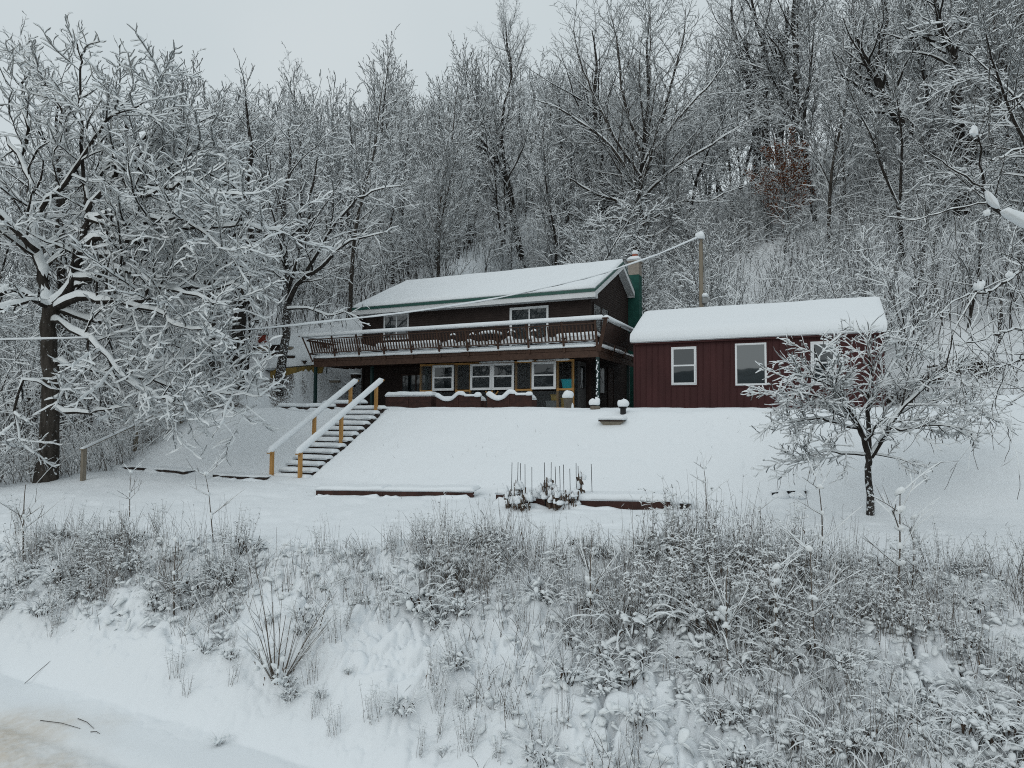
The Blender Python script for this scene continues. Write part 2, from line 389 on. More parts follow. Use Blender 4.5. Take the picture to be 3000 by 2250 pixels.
# ------------------------------------------------------------------ the ground (one sheet, out to the valley's far side)
def build_ground():
    th = np.concatenate([np.linspace(-180, -62, 40)[:-1], np.linspace(-62, -45, 40)[:-1], np.linspace(-45, 45, 860)[:-1], np.linspace(45, 62, 40)[:-1], np.linspace(62, 180, 40)[:-1]])
    th = np.radians(th)
    r = np.concatenate([[.3, 1.2, 2.4, 3.6], 4.4*np.exp(np.linspace(0, math.log(15/4.4), 400)), 15*np.exp(np.linspace(.006, math.log(40/15.), 150)), 40*np.exp(np.linspace(.03, math.log(150/40.), 70)), [200, 300, 450, 700, 1100, 1500]])
    TT, RR = np.meshgrid(th, r, indexing='ij')
    X = RR*np.sin(TT); Y = RR*np.cos(TT)
    Z = H(X, Y)
    s, t = st(X, Y)
    behind = sstep(25, 90, -t)
    Z = np.where(t < 0, -4.4-2.5*behind, Z)
    Z = np.maximum(Z, -12)
    nth, nr = X.shape
    V = np.stack([X, Y, Z], -1).reshape(-1, 3)
    idx = np.arange(nth*nr).reshape(nth, nr); nx = np.roll(idx, -1, 0)
    F = np.stack([idx[:, :-1], nx[:, :-1], nx[:, 1:], idx[:, 1:]], -1).reshape(-1, 4)[:, ::-1]
    me = np_mesh('ground', V, F, GROUND)
    # litter shows through where the snow lies thin: steep faces of the bank and under the brush at the wood's edge
    e = .12
    gx = (H(X+e, Y)-H(X-e, Y))/(2*e); gy = (H(X, Y+e)-H(X, Y-e))/(2*e)
    steep = np.sqrt(gx*gx+gy*gy)
    m = bank_mask(s, t)
    lit = m*(sstep(1.3, 2.4, steep)*.62+.22*sstep(.55, .75, fbm(s*1.3, t*1.3, 55, 3))*sstep(-16, 2, s))
    n2 = np.abs(fbm(s*2.3, t*2.3, 33, 3)-.5)*2; n3 = np.abs(fbm(s*5.2, t*5.2, 47, 2)-.5)*2
    veg = np.interp(s, [-16, -9, -4, -1], [.55, .45, .6, 1.0])*sstep(.30, .70, (t-6.5)/(crest_t(s)-6.5)+.45*sstep(-4, 0, s))
    hole = (1-sstep(.03, .12, n2))*(1-sstep(.10, .30, n3))*sstep(.45, .60, fbm(s*1.1, t*1.1, 66, 2)+.10*veg)
    lit = np.maximum(lit*.8, m*veg*hole*.85)
    lit = lit*sstep(7.0, 8.2, t+1.2*sstep(-4, 0, s))
    wood = sstep(27, 40, t)*.34*fbm(s*.5, t*.5, 57, 3)+.55*sstep(.45, .7, fbm(s*.7, t*.7, 58, 3))*(1-sstep(-22.8, -21.0, s))*sstep(11, 13, t)*(1-sstep(24, 30, t))
    lit = np.maximum(lit, wood)
    sl = (1-sstep(4.7, 6.2, t+1.6*(fbm(s*.9, t*.9, 59, 4)-.5)))*1.7
    for nm, arr in (('litter', lit), ('slush', sl)):
        a = me.attributes.new(nm, 'FLOAT', 'POINT'); a.data.foreach_set('value', arr.astype(np.float32).ravel())
    obj('ground', me, kind='structure')
build_ground()
def far_hills():                                   # the wooded ridge across the valley (mirrored in the panes)
    V = []; n = 90
    for i in range(n):
        x = -900+1800*i/(n-1)
        h = 46+24*float(fbm(np.array([x*.004]), np.array([0.3]), 15, 4)[0])+8*float(fbm(np.array([x*.02]), np.array([.7]), 16, 3)[0])
        for k, (dy, f) in enumerate(((0, 0), (40, .55), (90, .9), (130, 1), (260, .7))): V.append((x, -330-dy, -14+h*f))
    idx = np.arange(n*5).reshape(n, 5)
    F = np.stack([idx[:-1, :-1], idx[:-1, 1:], idx[1:, 1:], idx[1:, :-1]], -1).reshape(-1, 4)
    obj('hills', np_mesh('hills', V, F, HILLM), kind='structure')
far_hills()

# ------------------------------------------------------------------ house
def lap_wall(corners, name, mat, parent, course=.112, lip=.012, **kw):
    """lap siding on a wall polygon in a vertical plane: corners = [(a, z)...] along direction d from origin o, outward normal n"""
    (o, d, n), poly = corners
    zs = [z for _, z in poly]; z0, z1 = min(zs), max(zs)
    def span(z):
        xs = []
        for (a, za), (b, zb) in zip(poly, poly[1:]+poly[:1]):
            if (za-z)*(zb-z) <= 0 and za != zb: xs.append(a+(b-a)*(z-za)/(zb-za))
            elif abs(za-z) < 1e-6 and abs(zb-z) < 1e-6: xs += [a, b]
        return (min(xs), max(xs)) if xs else None
    mb = MB(); z = z0; o = Vector(o); d = Vector(d); n = Vector(n); up = Vector((0, 0, 1))
    while z < z1-1e-4:
        zt = min(z+course, z1); a = span(z+1e-4); b = span(zt-1e-4)
        if a and b:
            P = lambda x, zz, k: o+d*x+up*zz+n*k
            mb.add([P(a[0], z, lip), P(a[1], z, lip), P(b[1], zt, 0), P(b[0], zt, 0), P(a[0], z, 0), P(a[1], z, 0)], [(0, 1, 2, 3), (4, 5, 1, 0)])
        z = zt
    return mb.build(name, mat, parent, **kw)
S0, S1 = -20.70, -8.67; TF, TB = 26.5, 35.2; ZB, ZE = .25, 5.12
RT_T, RT_Z = 30.5, 7.48; EV_T, EV_Z = 26.0, 5.36; EVB_T, EVB_Z = 35.7, 5.10; RS0, RS1 = -21.0, -8.30
house = empty('house', W(-14.7, 30.5, .3)); tag(house, 'dark brown lap sided two storey house with thick snow on its long gabled roof', 'house')
def hp(o):                                          # parent keeping world coordinates
    o.parent = house; o.matrix_parent_inverse = Matrix.Translation(-house.location); return o
def adopt(o, root):
    o.parent = root; o.matrix_parent_inverse = root.matrix_basis.inverted(); return o
sdv, tdv = tuple(SD), tuple(TD); ntd = tuple(-TD)
hp(lap_wall(((W(0, TF, 0), sdv, ntd), [(S0, ZB), (S1, ZB), (S1, ZE), (S0, ZE)]), 'wall', SIDING, None))
zroof = lambda t: EV_Z+(RT_Z-EV_Z)*(t-EV_T)/(RT_T-EV_T) if t < RT_T else RT_Z+(EVB_Z-RT_Z)*(t-RT_T)/(EVB_T-RT_T)
for sg, s_, in ((1, S1), (-1, S0)):
    hp(lap_wall(((W(s_, 0, 0), tdv, tuple(sg*SD)), [(TF, ZB), (TB, ZB), (TB, zroof(TB)-.22), (RT_T, RT_Z-.22), (TF, zroof(TF)-.22)]), 'wall', SIDING, None))
mb = MB(); mb.box(S0, S1, TB-.1, TB, ZB, ZE); hp(mb.build('wall', SIDING))
for s_ in (S0, S1): mb = MB(); mb.box(s_-.05, s_+.05, TF-.03, TF+.05, ZB, ZE); hp(mb.build('corner_board', SIDING))
# roof deck (closed slab), white fascia, soffit and rake boards, green drip edge
def slab(mb, s0, s1, ta, za, tb, zb, th):
    return mb.hexa([W(s0, ta, za-th), W(s1, ta, za-th), W(s1, tb, zb-th), W(s0, tb, zb-th), W(s0, ta, za), W(s1, ta, za), W(s1, tb, zb), W(s0, tb, zb)])
mb = MB(); slab(mb, RS0+.02, RS1-.02, EV_T+.02, EV_Z, RT_T, RT_Z, .10); slab(mb, RS0+.02, RS1-.02, RT_T, RT_Z-.002, EVB_T-.02, EVB_Z, .10)
roof = hp(mb.build('roof', BLACKM))
mb = MB(); mb.box(RS0, RS1, EV_T-.012, EV_T+.012, EV_Z-.31, EV_Z-.075)
hp(mb.build('fascia', WHITE))
mb = MB(); mb.box(RS0+.02, RS1-.02, EV_T+.014, TF+.0, EV_Z-.30, EV_Z-.27)
hp(mb.build('soffit', SOFFIT))
mb = MB(); mb.box(RS0-.02, RS1+.02, EV_T-.05, EV_T-.014, EV_Z-.085, EV_Z+.035)
hp(mb.build('drip_edge', GREENM))
CH0, CH1 = 32.75, 33.38
def rake(sa, ta, tb):
    mb = MB(); za, zb = zroof(ta), zroof(tb)
    mb.hexa([W(sa-.02, ta, za-.30), W(sa+.02, ta, za-.30), W(sa+.02, tb, zb-.30), W(sa-.02, tb, zb-.30), W(sa-.02, ta, za-.06), W(sa+.02, ta, za-.06), W(sa+.02, tb, zb-.06), W(sa-.02, tb, zb-.06)])
    hp(mb.build('rake_board', WHITE))
    mb = MB()
    mb.hexa([W(sa-.015, ta, za-.058), W(sa+.035, ta, za-.058), W(sa+.035, tb, zb-.058), W(sa-.015, tb, zb-.058), W(sa-.015, ta, za+.03), W(sa+.035, ta, za+.03), W(sa+.035, tb, zb+.03), W(sa-.015, tb, zb+.03)])
    hp(mb.build('drip_edge', GREENM))
for a, b in ((EV_T-.01, RT_T), (RT_T, CH0-.1), (CH1+.05, EVB_T)): rake(RS1, a, b)
rake(RS0, EV_T-.01, RT_T); rake(RS0, RT_T, EVB_T)
mb = MB()                                           # sloping soffits under both gable overhangs
for a, b in ((TF+.01, RT_T), (RT_T, CH0-.1)):
    za, zb = zroof(a)-.285, zroof(b)-.285
    mb.hexa([W(S1+.015, a, za), W(RS1-.022, a, za), W(RS1-.022, b, zb), W(S1+.015, b, zb), W(S1+.015, a, za+.02), W(RS1-.022, a, za+.02), W(RS1-.022, b, zb+.02), W(S1+.015, b, zb+.02)])
hp(mb.build('soffit', SOFFIT))
mb = MB()                                           # boxed eave return at the front right corner, and the cut end by the chimney
mb.box(S1+.014, RS1-.021, EV_T+.014, TF-.014, EV_Z-.298, EV_Z-.08); hp(mb.build('eave_return', WHITE)); mb = MB()
mb.box(S1+.014, RS1+.0, CH0-.098, CH0-.06, zroof(CH0)-.30, zroof(CH0)-.03)
hp(mb.build('eave_return', WHITE))
sn = snow_sheet('roof_snow', W(RS0, EV_T-.03, EV_Z+.02), W(RS1, EV_T-.03, EV_Z+.02), W(RS1, RT_T+.02, RT_Z+.03), W(RS0, RT_T+.02, RT_Z+.03), .20, .22, None, 150, 40, .035, .8, .0, 3)
hp(sn)
sn = snow_sheet('roof_snow', W(RS0, RT_T-.05, RT_Z+.02), W(RS1, RT_T-.05, RT_Z+.02), W(RS1, EVB_T, EVB_Z+.02), W(RS0, EVB_T, EVB_Z+.02), .22, .12, None, 60, 20, .03, .8, .0, 4)
hp(sn)
# chimney on the right gable
mb = MB(); mb.box(S1+.016, S1+.58, CH0, CH1, .3, 7.35)
ch = hp(mb.build('chimney', GREENP))
def kid(o, par): o.parent = par; o.matrix_parent_inverse = par.matrix_world.inverted() if False else Matrix.Identity(4); return o
mb = MB()
for k in range(4): mb.box(S1+.018+.004*(k % 2), S1+.578-.004*(k % 2), CH0+.003*(k % 2), CH1-.003*(k % 2), 7.352+k*.172, 7.352+k*.172+.170)
kid(mb.build('chimney_block', BLOCK), ch)
mb = MB(); mb.box(S1-.03, S1+.63, CH0-.05, CH1+.05, 8.045, 8.10); kid(mb.build('chimney_cap', BLOCK), ch)
c_ = W(S1+.3, (CH0+CH1)/2, 0)
mb = MB(); mb.lathe((c_[0], c_[1], 8.10), [(.15, 0), (.15, .38), (.12, .38), (.12, .1)], 14); fl = kid(mb.build('flue', CLAY), ch)
kid(snow_sheet('chimney_snow', W(S1-.03, CH0-.05, 8.10), W(S1+.63, CH0-.05, 8.10), W(S1+.63, CH1+.05, 8.10), W(S1-.03, CH1+.05, 8.10), .26, .22, None, 14, 14, .02, 2, .02, 8), ch)
kid(snow_ball('flue_snow', (c_[0], c_[1], 8.49), .17, .14, None, seed=4), ch)
# downspout at the left corner
mb = MB(); p = [W(-20.72, 26.05, 5.05), W(-20.72, 26.10, 4.95), W(-20.62, 26.38, 4.72), W(-20.62, 26.42, 4.55), W(-20.62, 26.42, .4)]
mb.tube(p, .05, 8); hp(mb.build('downspout', SIDING))

def window(par, s0, s1, z0, z1, t, kind='slider', fr=.05, mat=WHITE, glass=None, dep=.05, name='window', adoptf=hp, mull=None):
    """window in a wall facing the camera side: outer frame as the part, sashes and panes as sub-parts"""
    g = glass or GLASS; mb = MB(); ta, tb = t-dep, t+.01
    mb.box(s0, s1, ta, tb, z0, z0+fr); mb.box(s0, s1, ta, tb, z1-fr, z1)
    mb.box(s0, s0+fr, ta+.001, tb, z0+fr, z1-fr); mb.box(s1-fr, s1, ta+.001, tb, z0+fr, z1-fr)
    w = adoptf(mb.build(name, mat, bevel=.006))
    a0, a1, b0, b1 = s0+fr, s1-fr, z0+fr, z1-fr
    def sub(nm, m, *boxes):
        mb = MB(); [mb.box(*b) for b in boxes]; o = mb.build(nm, m); o.parent = w; return o
    def sash(x0, x1, y0, y1, tt, fw=.04, m=mat):
        sub('sash', m, (x0, x1, tt, tt+.03, y0, y0+fw), (x0, x1, tt, tt+.03, y1-fw, y1), (x0, x0+fw, tt+.001, tt+.03, y0+fw, y1-fw), (x1-fw, x1, tt+.001, tt+.03, y0+fw, y1-fw))
        sub('pane', g, (x0+fw*.5, x1-fw*.5, tt+.014, tt+.020, y0+fw*.5, y1-fw*.5))
    if kind == 'slider':
        m_ = (a0+a1)/2; sash(a0, m_+.02, b0, b1, t-.032, .035); sash(m_-.02, a1, b0, b1, t-.004-.03+.004, .035) if False else sash(m_+.021, a1, b0, b1, t-.022, .03, mull or mat)
    elif kind == 'hung':
        m_ = (b0+b1)/2; sash(a0, a1, m_-.0, b1, t-.024, .045); sash(a0, a1, b0, m_+.03, t-.046, .045)
    else:
        sub('pane', g, (a0-.004, a1+.004, t-.025, t-.015, b0-.004, b1+.004))
    return w
window(house, -19.42, -17.94, 3.75, 5.02, TF-.012, 'slider', .05, WHITE, GLASSB)
# sliding door behind the deck
window(house, -12.47, -10.58, 2.82, 4.92, TF-.012, 'slider', .075, WHITE, GLASS, .05, 'sliding_door')
# gable window and lower side openings (right wall)
def side_open(t0, t1, z0, z1, nm, frame, glass, fr=.05, bars=()):
    mb = MB(); a, b = S1+.012, S1+.05
    mb.box(a, b, t0, t1, z0, z0+fr); mb.box(a, b, t0, t1, z1-fr, z1); mb.box(a, b-.001, t0, t0+fr, z0+fr, z1-fr); mb.box(a, b-.001, t1-fr, t1, z0+fr, z1-fr)
    for q in bars: mb.box(a, b-.002, q-fr*.5, q+fr*.5, z0+fr, z1-fr)
    w = hp(mb.build(nm, frame)); mb = MB(); mb.box(a+.002, a+.015, t0+fr*.5, t1-fr*.5, z0+fr*.5, z1-fr*.5); o = mb.build('pane', glass); o.parent = w
    return w
side_open(26.85, 29.2, 3.75, 5.0, 'window', SIDING, GLASS, .06, (28.0,))
side_open(27.75, 28.6, 1.02, 2.26, 'window', SIDING, GLASS, .06)
side_open(29.0, 30.0, .3, 2.3, 'door', DECKD, DECKD, .09)
# lower door left of the porch, dark
window(house, -18.35, -16.65, .45, 2.05, TF-.012, 'slider', .05, DECKD, GLASS, .04, 'sliding_door')

# ------------------------------------------------------------------ deck
deck = empty('deck', W(-14.6, 24.1, .4)); tag(deck, 'brown wooden upper deck with outward leaning railing along the house front', 'deck')
def dk(o): return adopt(o, deck)
DL, DR, DT = -21.78, -7.52, 24.1; ZF = 2.77
mb = MB(); mb.box(DL, DR, DT, DT+.045, 2.585, ZF); mb.box(DR-.045, DR, DT+.047, 31.0, 2.585, ZF-.002); mb.box(DL, DL+.045, DT+.047, 26.4, 2.585, ZF-.002)
dk(mb.build('rim_board', DECKW, bevel=.005))
mb = MB(); mb.box(DL+.02, DR-.03, DT+.02, DT+.12, 2.32, 2.580); mb.box(DR-.13, DR-.03, DT+.122, 31.0, 2.32, 2.580)
dk(mb.build('beam', DECKW, bevel=.006))
mb = MB()
for k in range(36): s_ = DL+.2+k*(DR-DL-.4)/35; mb.box(s_-.02, s_+.02, DT+.13, 26.45, 2.36, 2.583)
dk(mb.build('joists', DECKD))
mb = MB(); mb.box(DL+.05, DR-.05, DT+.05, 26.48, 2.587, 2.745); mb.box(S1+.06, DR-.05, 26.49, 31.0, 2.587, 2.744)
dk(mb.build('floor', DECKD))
dk(snow_sheet('floor_snow', W(DL+.02, DT+.01, 2.75), W(DR-.02, DT+.01, 2.75), W(DR-.02, 26.45, 2.75), W(DL+.02, 26.45, 2.75), .17, .1, None, 140, 20, .03, 1.1, 0, 12))
dk(snow_sheet('floor_snow', W(S1+.1, 26.46, 2.75), W(DR-.02, 26.46, 2.75), W(DR-.02, 31, 2.75), W(S1+.1, 31, 2.75), .15, .1, None, 12, 30, .03, 1.1, 0, 13))
# posts under the deck
for s_, t_, zb in ((-21.68, 24.18, .2), (-7.60, 24.18, .2), (-18.9, 24.9, .2), (-16.55, 26.0, .2), (-13.0, 25.6, .2), (-7.62, 28.8, .2)):
    mb = MB(); mb.box(s_-.06, s_+.06, t_-.06, t_+.06, zb, 2.32); o = dk(mb.build('post', GREEND))
    if s_ == -7.60:                                  # snow blown against the corner post
        mb = MB()
        for k in range(26):
            z = .5+1.75*k/26+random.uniform(-.03, .03); x = random.uniform(-.045, .03)
            mb.lbox(0, 0, 0, 0, 0, 0) if False else mb.box(s_+x-.018, s_+x+.018+random.uniform(0, .02), t_-.074, t_-.06, z, z+random.uniform(.02, .075))
        q = mb.build('snow_clumps', SNOW); q.parent = o; q.matrix_parent_inverse = Matrix.Identity(4)
# leaning rail: bottom at the rim, top .34 m further out
LEAN, ZR = .34, 3.73
def fr(s, z): k = (z-2.62)/(ZR-2.62); return W(s, DT-.03-LEAN*k, z)
def rr_(t, z): k = (z-2.62)/(ZR-2.62); return W(DR+.03+LEAN*k, t, z)
def ll_(t, z): k = (z-2.62)/(ZR-2.62); return W(DL-.03-LEAN*k, t, z)
posts = [at_t(px, 1000, 23.95)[0] for px in (979.6, 1050.5, 1124, 1204, 1285.5, 1368.4, 1458, 1547, 1650, 1752)]
nt_ = tuple(-TD)
for s_ in posts[:-1]:
    mb = MB(); mb.bar(fr(s_, 2.55), fr(s_, ZR-.02), .085, .04, nt_); dk(mb.build('railing_post', DECKW))
k1 = (ZR-2.62)/(ZR-2.62)
mb = MB(); mb.bar(W(DR+.0, DT-.02, 2.56), W(DR+.03+LEAN, DT-.03-LEAN, ZR), .13, .06, tuple((SD-TD)/sqrt(2))); dk(mb.build('railing_post', DECKW))
mb = MB(); mb.bar(W(DL, DT-.02, 2.56), W(DL-.03-LEAN, DT-.03-LEAN, ZR), .13, .06, tuple((-SD-TD)/sqrt(2))); dk(mb.build('railing_post', DECKW))
mb = MB(); mb.bar(fr(DR-.06, 2.56), fr(DR-.06, ZR-.02), .085, .04, nt_); dk(mb.build('railing_post', DECKW))
for t_ in (25.9, 27.6, 29.3): mb = MB(); mb.bar(rr_(t_, 2.55), rr_(t_, ZR-.02), .04, .085, nt_); dk(mb.build('railing_post', DECKW))
edges = [DL-.05]+posts[:-1]+[DR-.06]
for a, b in zip(edges[:-1], edges[1:]):              # a panel of balusters between two posts
    mb = MB(); zt, zb = 3.60, 2.97
    mb.bar(fr(a+.045, zt), fr(b-.045, zt), .04, .09, nt_); mb.bar(fr(a+.045, zb), fr(b-.045, zb), .04, .075, nt_)
    n = max(5, int(round((b-a)/.165)))
    for k in range(n):
        s_ = a+.06+(b-a-.12)*(k+.5)/n; mb.bar(fr(s_, zb+.036), fr(s_, zt-.044), .055, .03, nt_)
    pn = dk(mb.build('railing_panel', DECKW))
    q = snow_bar('snow', [fr(a+.05, zb+.036), fr(b-.05, zb+.036)], .13, .17, None, 7, .55, 5, int(abs(a)*3)); q.parent = pn; q.matrix_parent_inverse = Matrix.Identity(4); q.location = tuple(TD*.075)
mb = MB()                                           # the return on the right is boarded solid
for k, (a, b) in enumerate(((DT-.1, 25.86), (25.94, 27.56), (27.64, 29.26), (29.34, 31.0))):
    mb.hexa([rr_(a, 2.95), rr_(b, 2.95), rr_(b, 3.62), rr_(a, 3.62)]+[tuple(np.array(q)+SD*.03) for q in (rr_(a, 2.95), rr_(b, 2.95), rr_(b, 3.62), rr_(a, 3.62))])
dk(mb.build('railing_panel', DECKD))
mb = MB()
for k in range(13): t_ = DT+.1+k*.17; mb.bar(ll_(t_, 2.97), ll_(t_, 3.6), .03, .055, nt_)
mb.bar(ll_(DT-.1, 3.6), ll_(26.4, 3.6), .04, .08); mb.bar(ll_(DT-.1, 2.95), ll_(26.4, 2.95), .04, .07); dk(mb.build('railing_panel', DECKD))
fo = DT-.03-LEAN
mb = MB()
mb.hexa([W(DL-.03-LEAN-.12, fo-.13, ZR), W(DR+.03+LEAN+.12, fo-.13, ZR), W(DR+.03+LEAN-.10, fo+.09, ZR), W(DL-.03-LEAN+.10, fo+.09, ZR)]+[W(DL-.03-LEAN-.12, fo-.13, ZR+.04), W(DR+.03+LEAN+.12, fo-.13, ZR+.04), W(DR+.03+LEAN-.10, fo+.09, ZR+.04), W(DL-.03-LEAN+.10, fo+.09, ZR+.04)])
x_ = DR+.03+LEAN
mb.hexa([W(x_-.10, fo+.092, ZR), W(x_+.12, fo-.126, ZR), W(x_+.12, 31, ZR), W(x_-.10, 31, ZR), W(x_-.10, fo+.092, ZR+.038), W(x_+.12, fo-.126, ZR+.038), W(x_+.12, 31, ZR+.038), W(x_-.10, 31, ZR+.038)])
x_ = DL-.03-LEAN
mb.box(x_-.12, x_+.10, fo+.1, 26.45, ZR, ZR+.038)
cap = dk(mb.build('rail_cap', DECKW))
q = snow_bar('rail_snow', [W(DL-.03-LEAN-.10, fo-.02, ZR+.04), W(DR+.03+LEAN-.02, fo-.02, ZR+.04)], .26, .125, None, 9, .06, 1.2, 3); q.parent = cap; q.matrix_parent_inverse = Matrix.Identity(4)
q = snow_bar('rail_snow', [W(DR+.03+LEAN+.005, fo-.06, ZR+.038), W(DR+.03+LEAN+.005, 31, ZR+.038)], .25, .12, None, 9, .06, 1.2, 4); q.parent = cap; q.matrix_parent_inverse = Matrix.Identity(4)
q = snow_bar('rail_snow', [W(DL-.03-LEAN-.01, 26.4, ZR+.038), W(DL-.03-LEAN-.01, fo+.1, ZR+.038)], .23, .13, None, 9, .06, 1.2, 5); q.parent = cap; q.matrix_parent_inverse = Matrix.Identity(4)
dk(snow_bar('ledge_snow', [W(DL+.1, DT-.03, ZF-.01), W(DR-.1, DT-.03, ZF-.01)], .14, .10, None, 7, .35, 2.2, 9))
dk(snow_bar('ledge_snow', [W(DR+.03, DT+.1, ZF-.01), W(DR+.03, 27.5, ZF-.01)], .12, .08, None, 7, .5, 2.2, 19))

# deck furniture, each a thing of its own
ZS = 2.80
def bench(s0, s1, t0, label, seed, h=.42):
    b = empty('deck_bench', W((s0+s1)/2, t0+.2, ZS)); tag(b, label, 'bench', 'snow covered benches on the deck')
    mb = MB(); mb.box(s0, s1, t0, t0+.42, ZS+h-.05, ZS+h); adopt(mb.build('seat', DECKD), b)
    for q in (s0+.08, (s0+s1)/2, s1-.08): mb = MB(); mb.box(q-.04, q+.04, t0+.05, t0+.37, ZS-.03, ZS+h-.052); adopt(mb.build('leg', DECKD), b)
    adopt(snow_sheet('snow', W(s0, t0, ZS+h), W(s1, t0, ZS+h), W(s1, t0+.42, ZS+h), W(s0, t0+.42, ZS+h), .21, .12, None, 30, 10, .02, 2, .02, seed), b)
bench(-21.3, -19.4, 24.75, 'snow covered bench behind the deck rail at the far left end', 1)
bench(-18.7, -15.3, 24.85, 'long snow covered deck bench below the left half of the railing', 2)
bench(-9.6, -7.8, 24.80, 'snow covered bench in the right front corner of the deck', 3)
def chair(s, t, label, a=0.):
    c = empty('garden_chair', W(s, t, ZS), -TH+a); tag(c, label, 'chair', 'round backed chairs on the deck')
    mb = MB(); mb.lathe((0, 0, .42), [(.20, 0), (.21, .03), (.19, .05)], 16); mb.build('seat', BLACKM, c)
    mb = MB(); mb.tube([(-.20, .16, .42), (-.23, .20, .65), (-.18, .22, .86), (0, .23, .93), (.18, .22, .86), (.23, .20, .65), (.20, .16, .42)], .018, 6)
    for x in (-.1, 0, .1): mb.tube([(x, .18, .43), (x*1.2, .215, .9)], .010, 5)
    mb.tube([(-.22, .205, .68), (0, .225, .70), (.22, .205, .68)], .012, 5)
    mb.build('backrest', BLACKM, c)
    for x, y in ((-.15, -.14), (.15, -.14), (-.15, .14), (.15, .14)): mb = MB(); mb.tube([(x, y, .43), (x*1.3, y*1.3, -.02)], .014, 6); mb.build('leg', BLACKM, c)
    snow_ball('seat_snow', (0, 0, .50), .20, .11, c, seed=int(s*10) % 7); q = snow_bar('back_snow', [(-.19, .22, .86), (0, .23, .945), (.19, .22, .86)], .09, .06, c, 7, .2, 4, 3)
chair(-14.85, 25.35, 'dark round backed chair with a snow cap at the left of the deck chairs', .2)
chair(-14.0, 25.5, 'dark round backed chair with a snow cap just left of the deck table', -.1)
chair(-11.9, 25.3, 'dark round backed chair with a snow cap just right of the deck table', .15)
chair(-11.0, 25.5, 'dark round backed chair with a snow cap in front of the sliding door', -.2)
tb = empty('garden_table', W(-12.95, 25.55, ZS), -TH); tag(tb, 'dark round garden table heaped with snow among the deck chairs', 'table')
mb = MB(); mb.lathe((0, 0, .72), [(.50, 0), (.52, .02), (.50, .035)], 24); mb.build('tabletop', BLACKM, tb)
for k in range(4): a = pi/4+k*pi/2; mb = MB(); mb.tube([(.3*cos(a), .3*sin(a), .72), (.42*cos(a), .42*sin(a), -.02)], .018, 6); mb.build('leg', BLACKM, tb)
snow_ball('snow', (0, 0, .80), .50, .13, tb, 22, seed=3)

# ------------------------------------------------------------------ glazed porch under the deck
porch = empty('porch', W(-12.6, 25.4, .4)); tag(porch, 'lean-to porch of yellow studs, clear corrugated panels and white windows under the deck', 'porch')
def pc(o): return adopt(o, porch)
PT, PL, PR = 24.9, -16.25, -8.85
mb = MB(); mb.box(PL, PR, PT+.02, PT+.11, 2.26, 2.345); mb.box(PL, PR, PT+.02, PT+.10, .30, .38); pc(mb.build('plate', PINE))
for s_ in (PL+.045, -15.60, -14.36, -13.66, -11.44, -10.74, -9.56, PR-.05):
    mb = MB(); mb.box(s_-.045, s_+.045, PT+.022, PT+.11, .382, 2.258); pc(mb.build('stud', PINE))
mb = MB()
for a, b in ((PL+.092, -15.645), (-14.315, -13.705), (-11.395, -10.785), (-9.515, PR-.097)): mb.box(a, b, PT+.03, PT+.10, 1.08, 1.16)
pc(mb.build('rail', PINE))
for s_, dz in ((-12.55, 1), (-15.4, .7)):           # short braces below the sills
    mb = MB(); mb.box(s_-.04, s_+.04, PT-.03, PT+.015, .40, 1.1*dz); mb.bar(W(s_, PT-.01, .72*dz), W(s_+.3, PT-.01, 1.08*dz), .05, .05, nt_); mb.bar(W(s_, PT-.01, .72*dz), W(s_-.3, PT-.01, 1.08*dz), .045, .05, nt_); pc(mb.build('brace', PINE))
def corr(name, a, b, z0, z1, side=None, mat=PANEL):
    n = max(6, int((abs(b-a))/.019)); vs = []
    for i in range(n+1):
        x = a+(b-a)*i/n; d = .012*sin(2*pi*i/4)
        for z in (z0, z1): vs.append(W(x, PT+.004-d, z) if side is None else W(side+d, x, z))
    fs = [(2*i, 2*i+2, 2*i+3, 2*i+1) for i in range(n)]
    mb = MB(); mb.add(vs, fs, True); return pc(mb.build(name, mat))
for a, b, z0, z1 in ((PL+.02, -15.55, 1.18, 2.24), (-14.4, -13.62, 1.18, 2.24), (-11.48, -10.7, 1.18, 2.24), (-9.6, PR-.02, 1.18, 2.24), (PL+.02, PR-.02, .4, 1.06)): corr('clear_panel', a, b, z0, z1, None, PANELC if a > -9.7 else PANEL)
corr('clear_panel', PT+.1, 25.42, .4, 2.3, PR+.01)
pcw = lambda o: pc(o)
window(porch, -15.53, -14.43, 1.13, 2.27, PT-.02, 'hung', .06, WHITE, GLASS, .05, 'window', pcw)
window(porch, -13.60, -12.545, 1.13, 2.28, PT-.02, 'hung', .06, WHITE, GLASS, .05, 'window', pcw)
window(porch, -12.540, -11.50, 1.13, 2.28, PT-.02, 'hung', .06, WHITE, GLASS, .05, 'window', pcw)
window(porch, -10.68, -9.60, 1.13, 2.28, PT-.02, 'hung', .06, WHITE, GLASS, .05, 'window', pcw)
mb = MB(); mb.box(PR-.03, PR+.03, 25.44, 26.4, .32, 2.30); dr = pc(mb.build('door', DOORG))
mb = MB(); mb.box(PR+.032, PR+.045, 25.66, 26.18, 1.20, 2.12); o = mb.build('pane', GLASSB); o.parent = dr; o.matrix_parent_inverse = Matrix.Identity(4)
mb = MB(); mb.tube([W(PR+.06, 25.55, 1.2), W(PR+.06, 25.55, 1.3)], .015, 6); o = mb.build('handle', GREYP); o.parent = dr; o.matrix_parent_inverse = Matrix.Identity(4)
mb = MB(); mb.box(PL, -9.75, PT+.12, 26.4, 2.29, 2.315); pc(mb.build('roof', GREYW))
for a, b, sd in ((-13.2, -11.5, 1), (-11.4, -10.6, 2), (-10.5, -9.0, 3)): pc(snow_bar('ledge_snow', [W(a, PT+.03, 2.33), W(b, PT+.03, 2.33)], .12, .07, None, 7, .6, 4, sd))
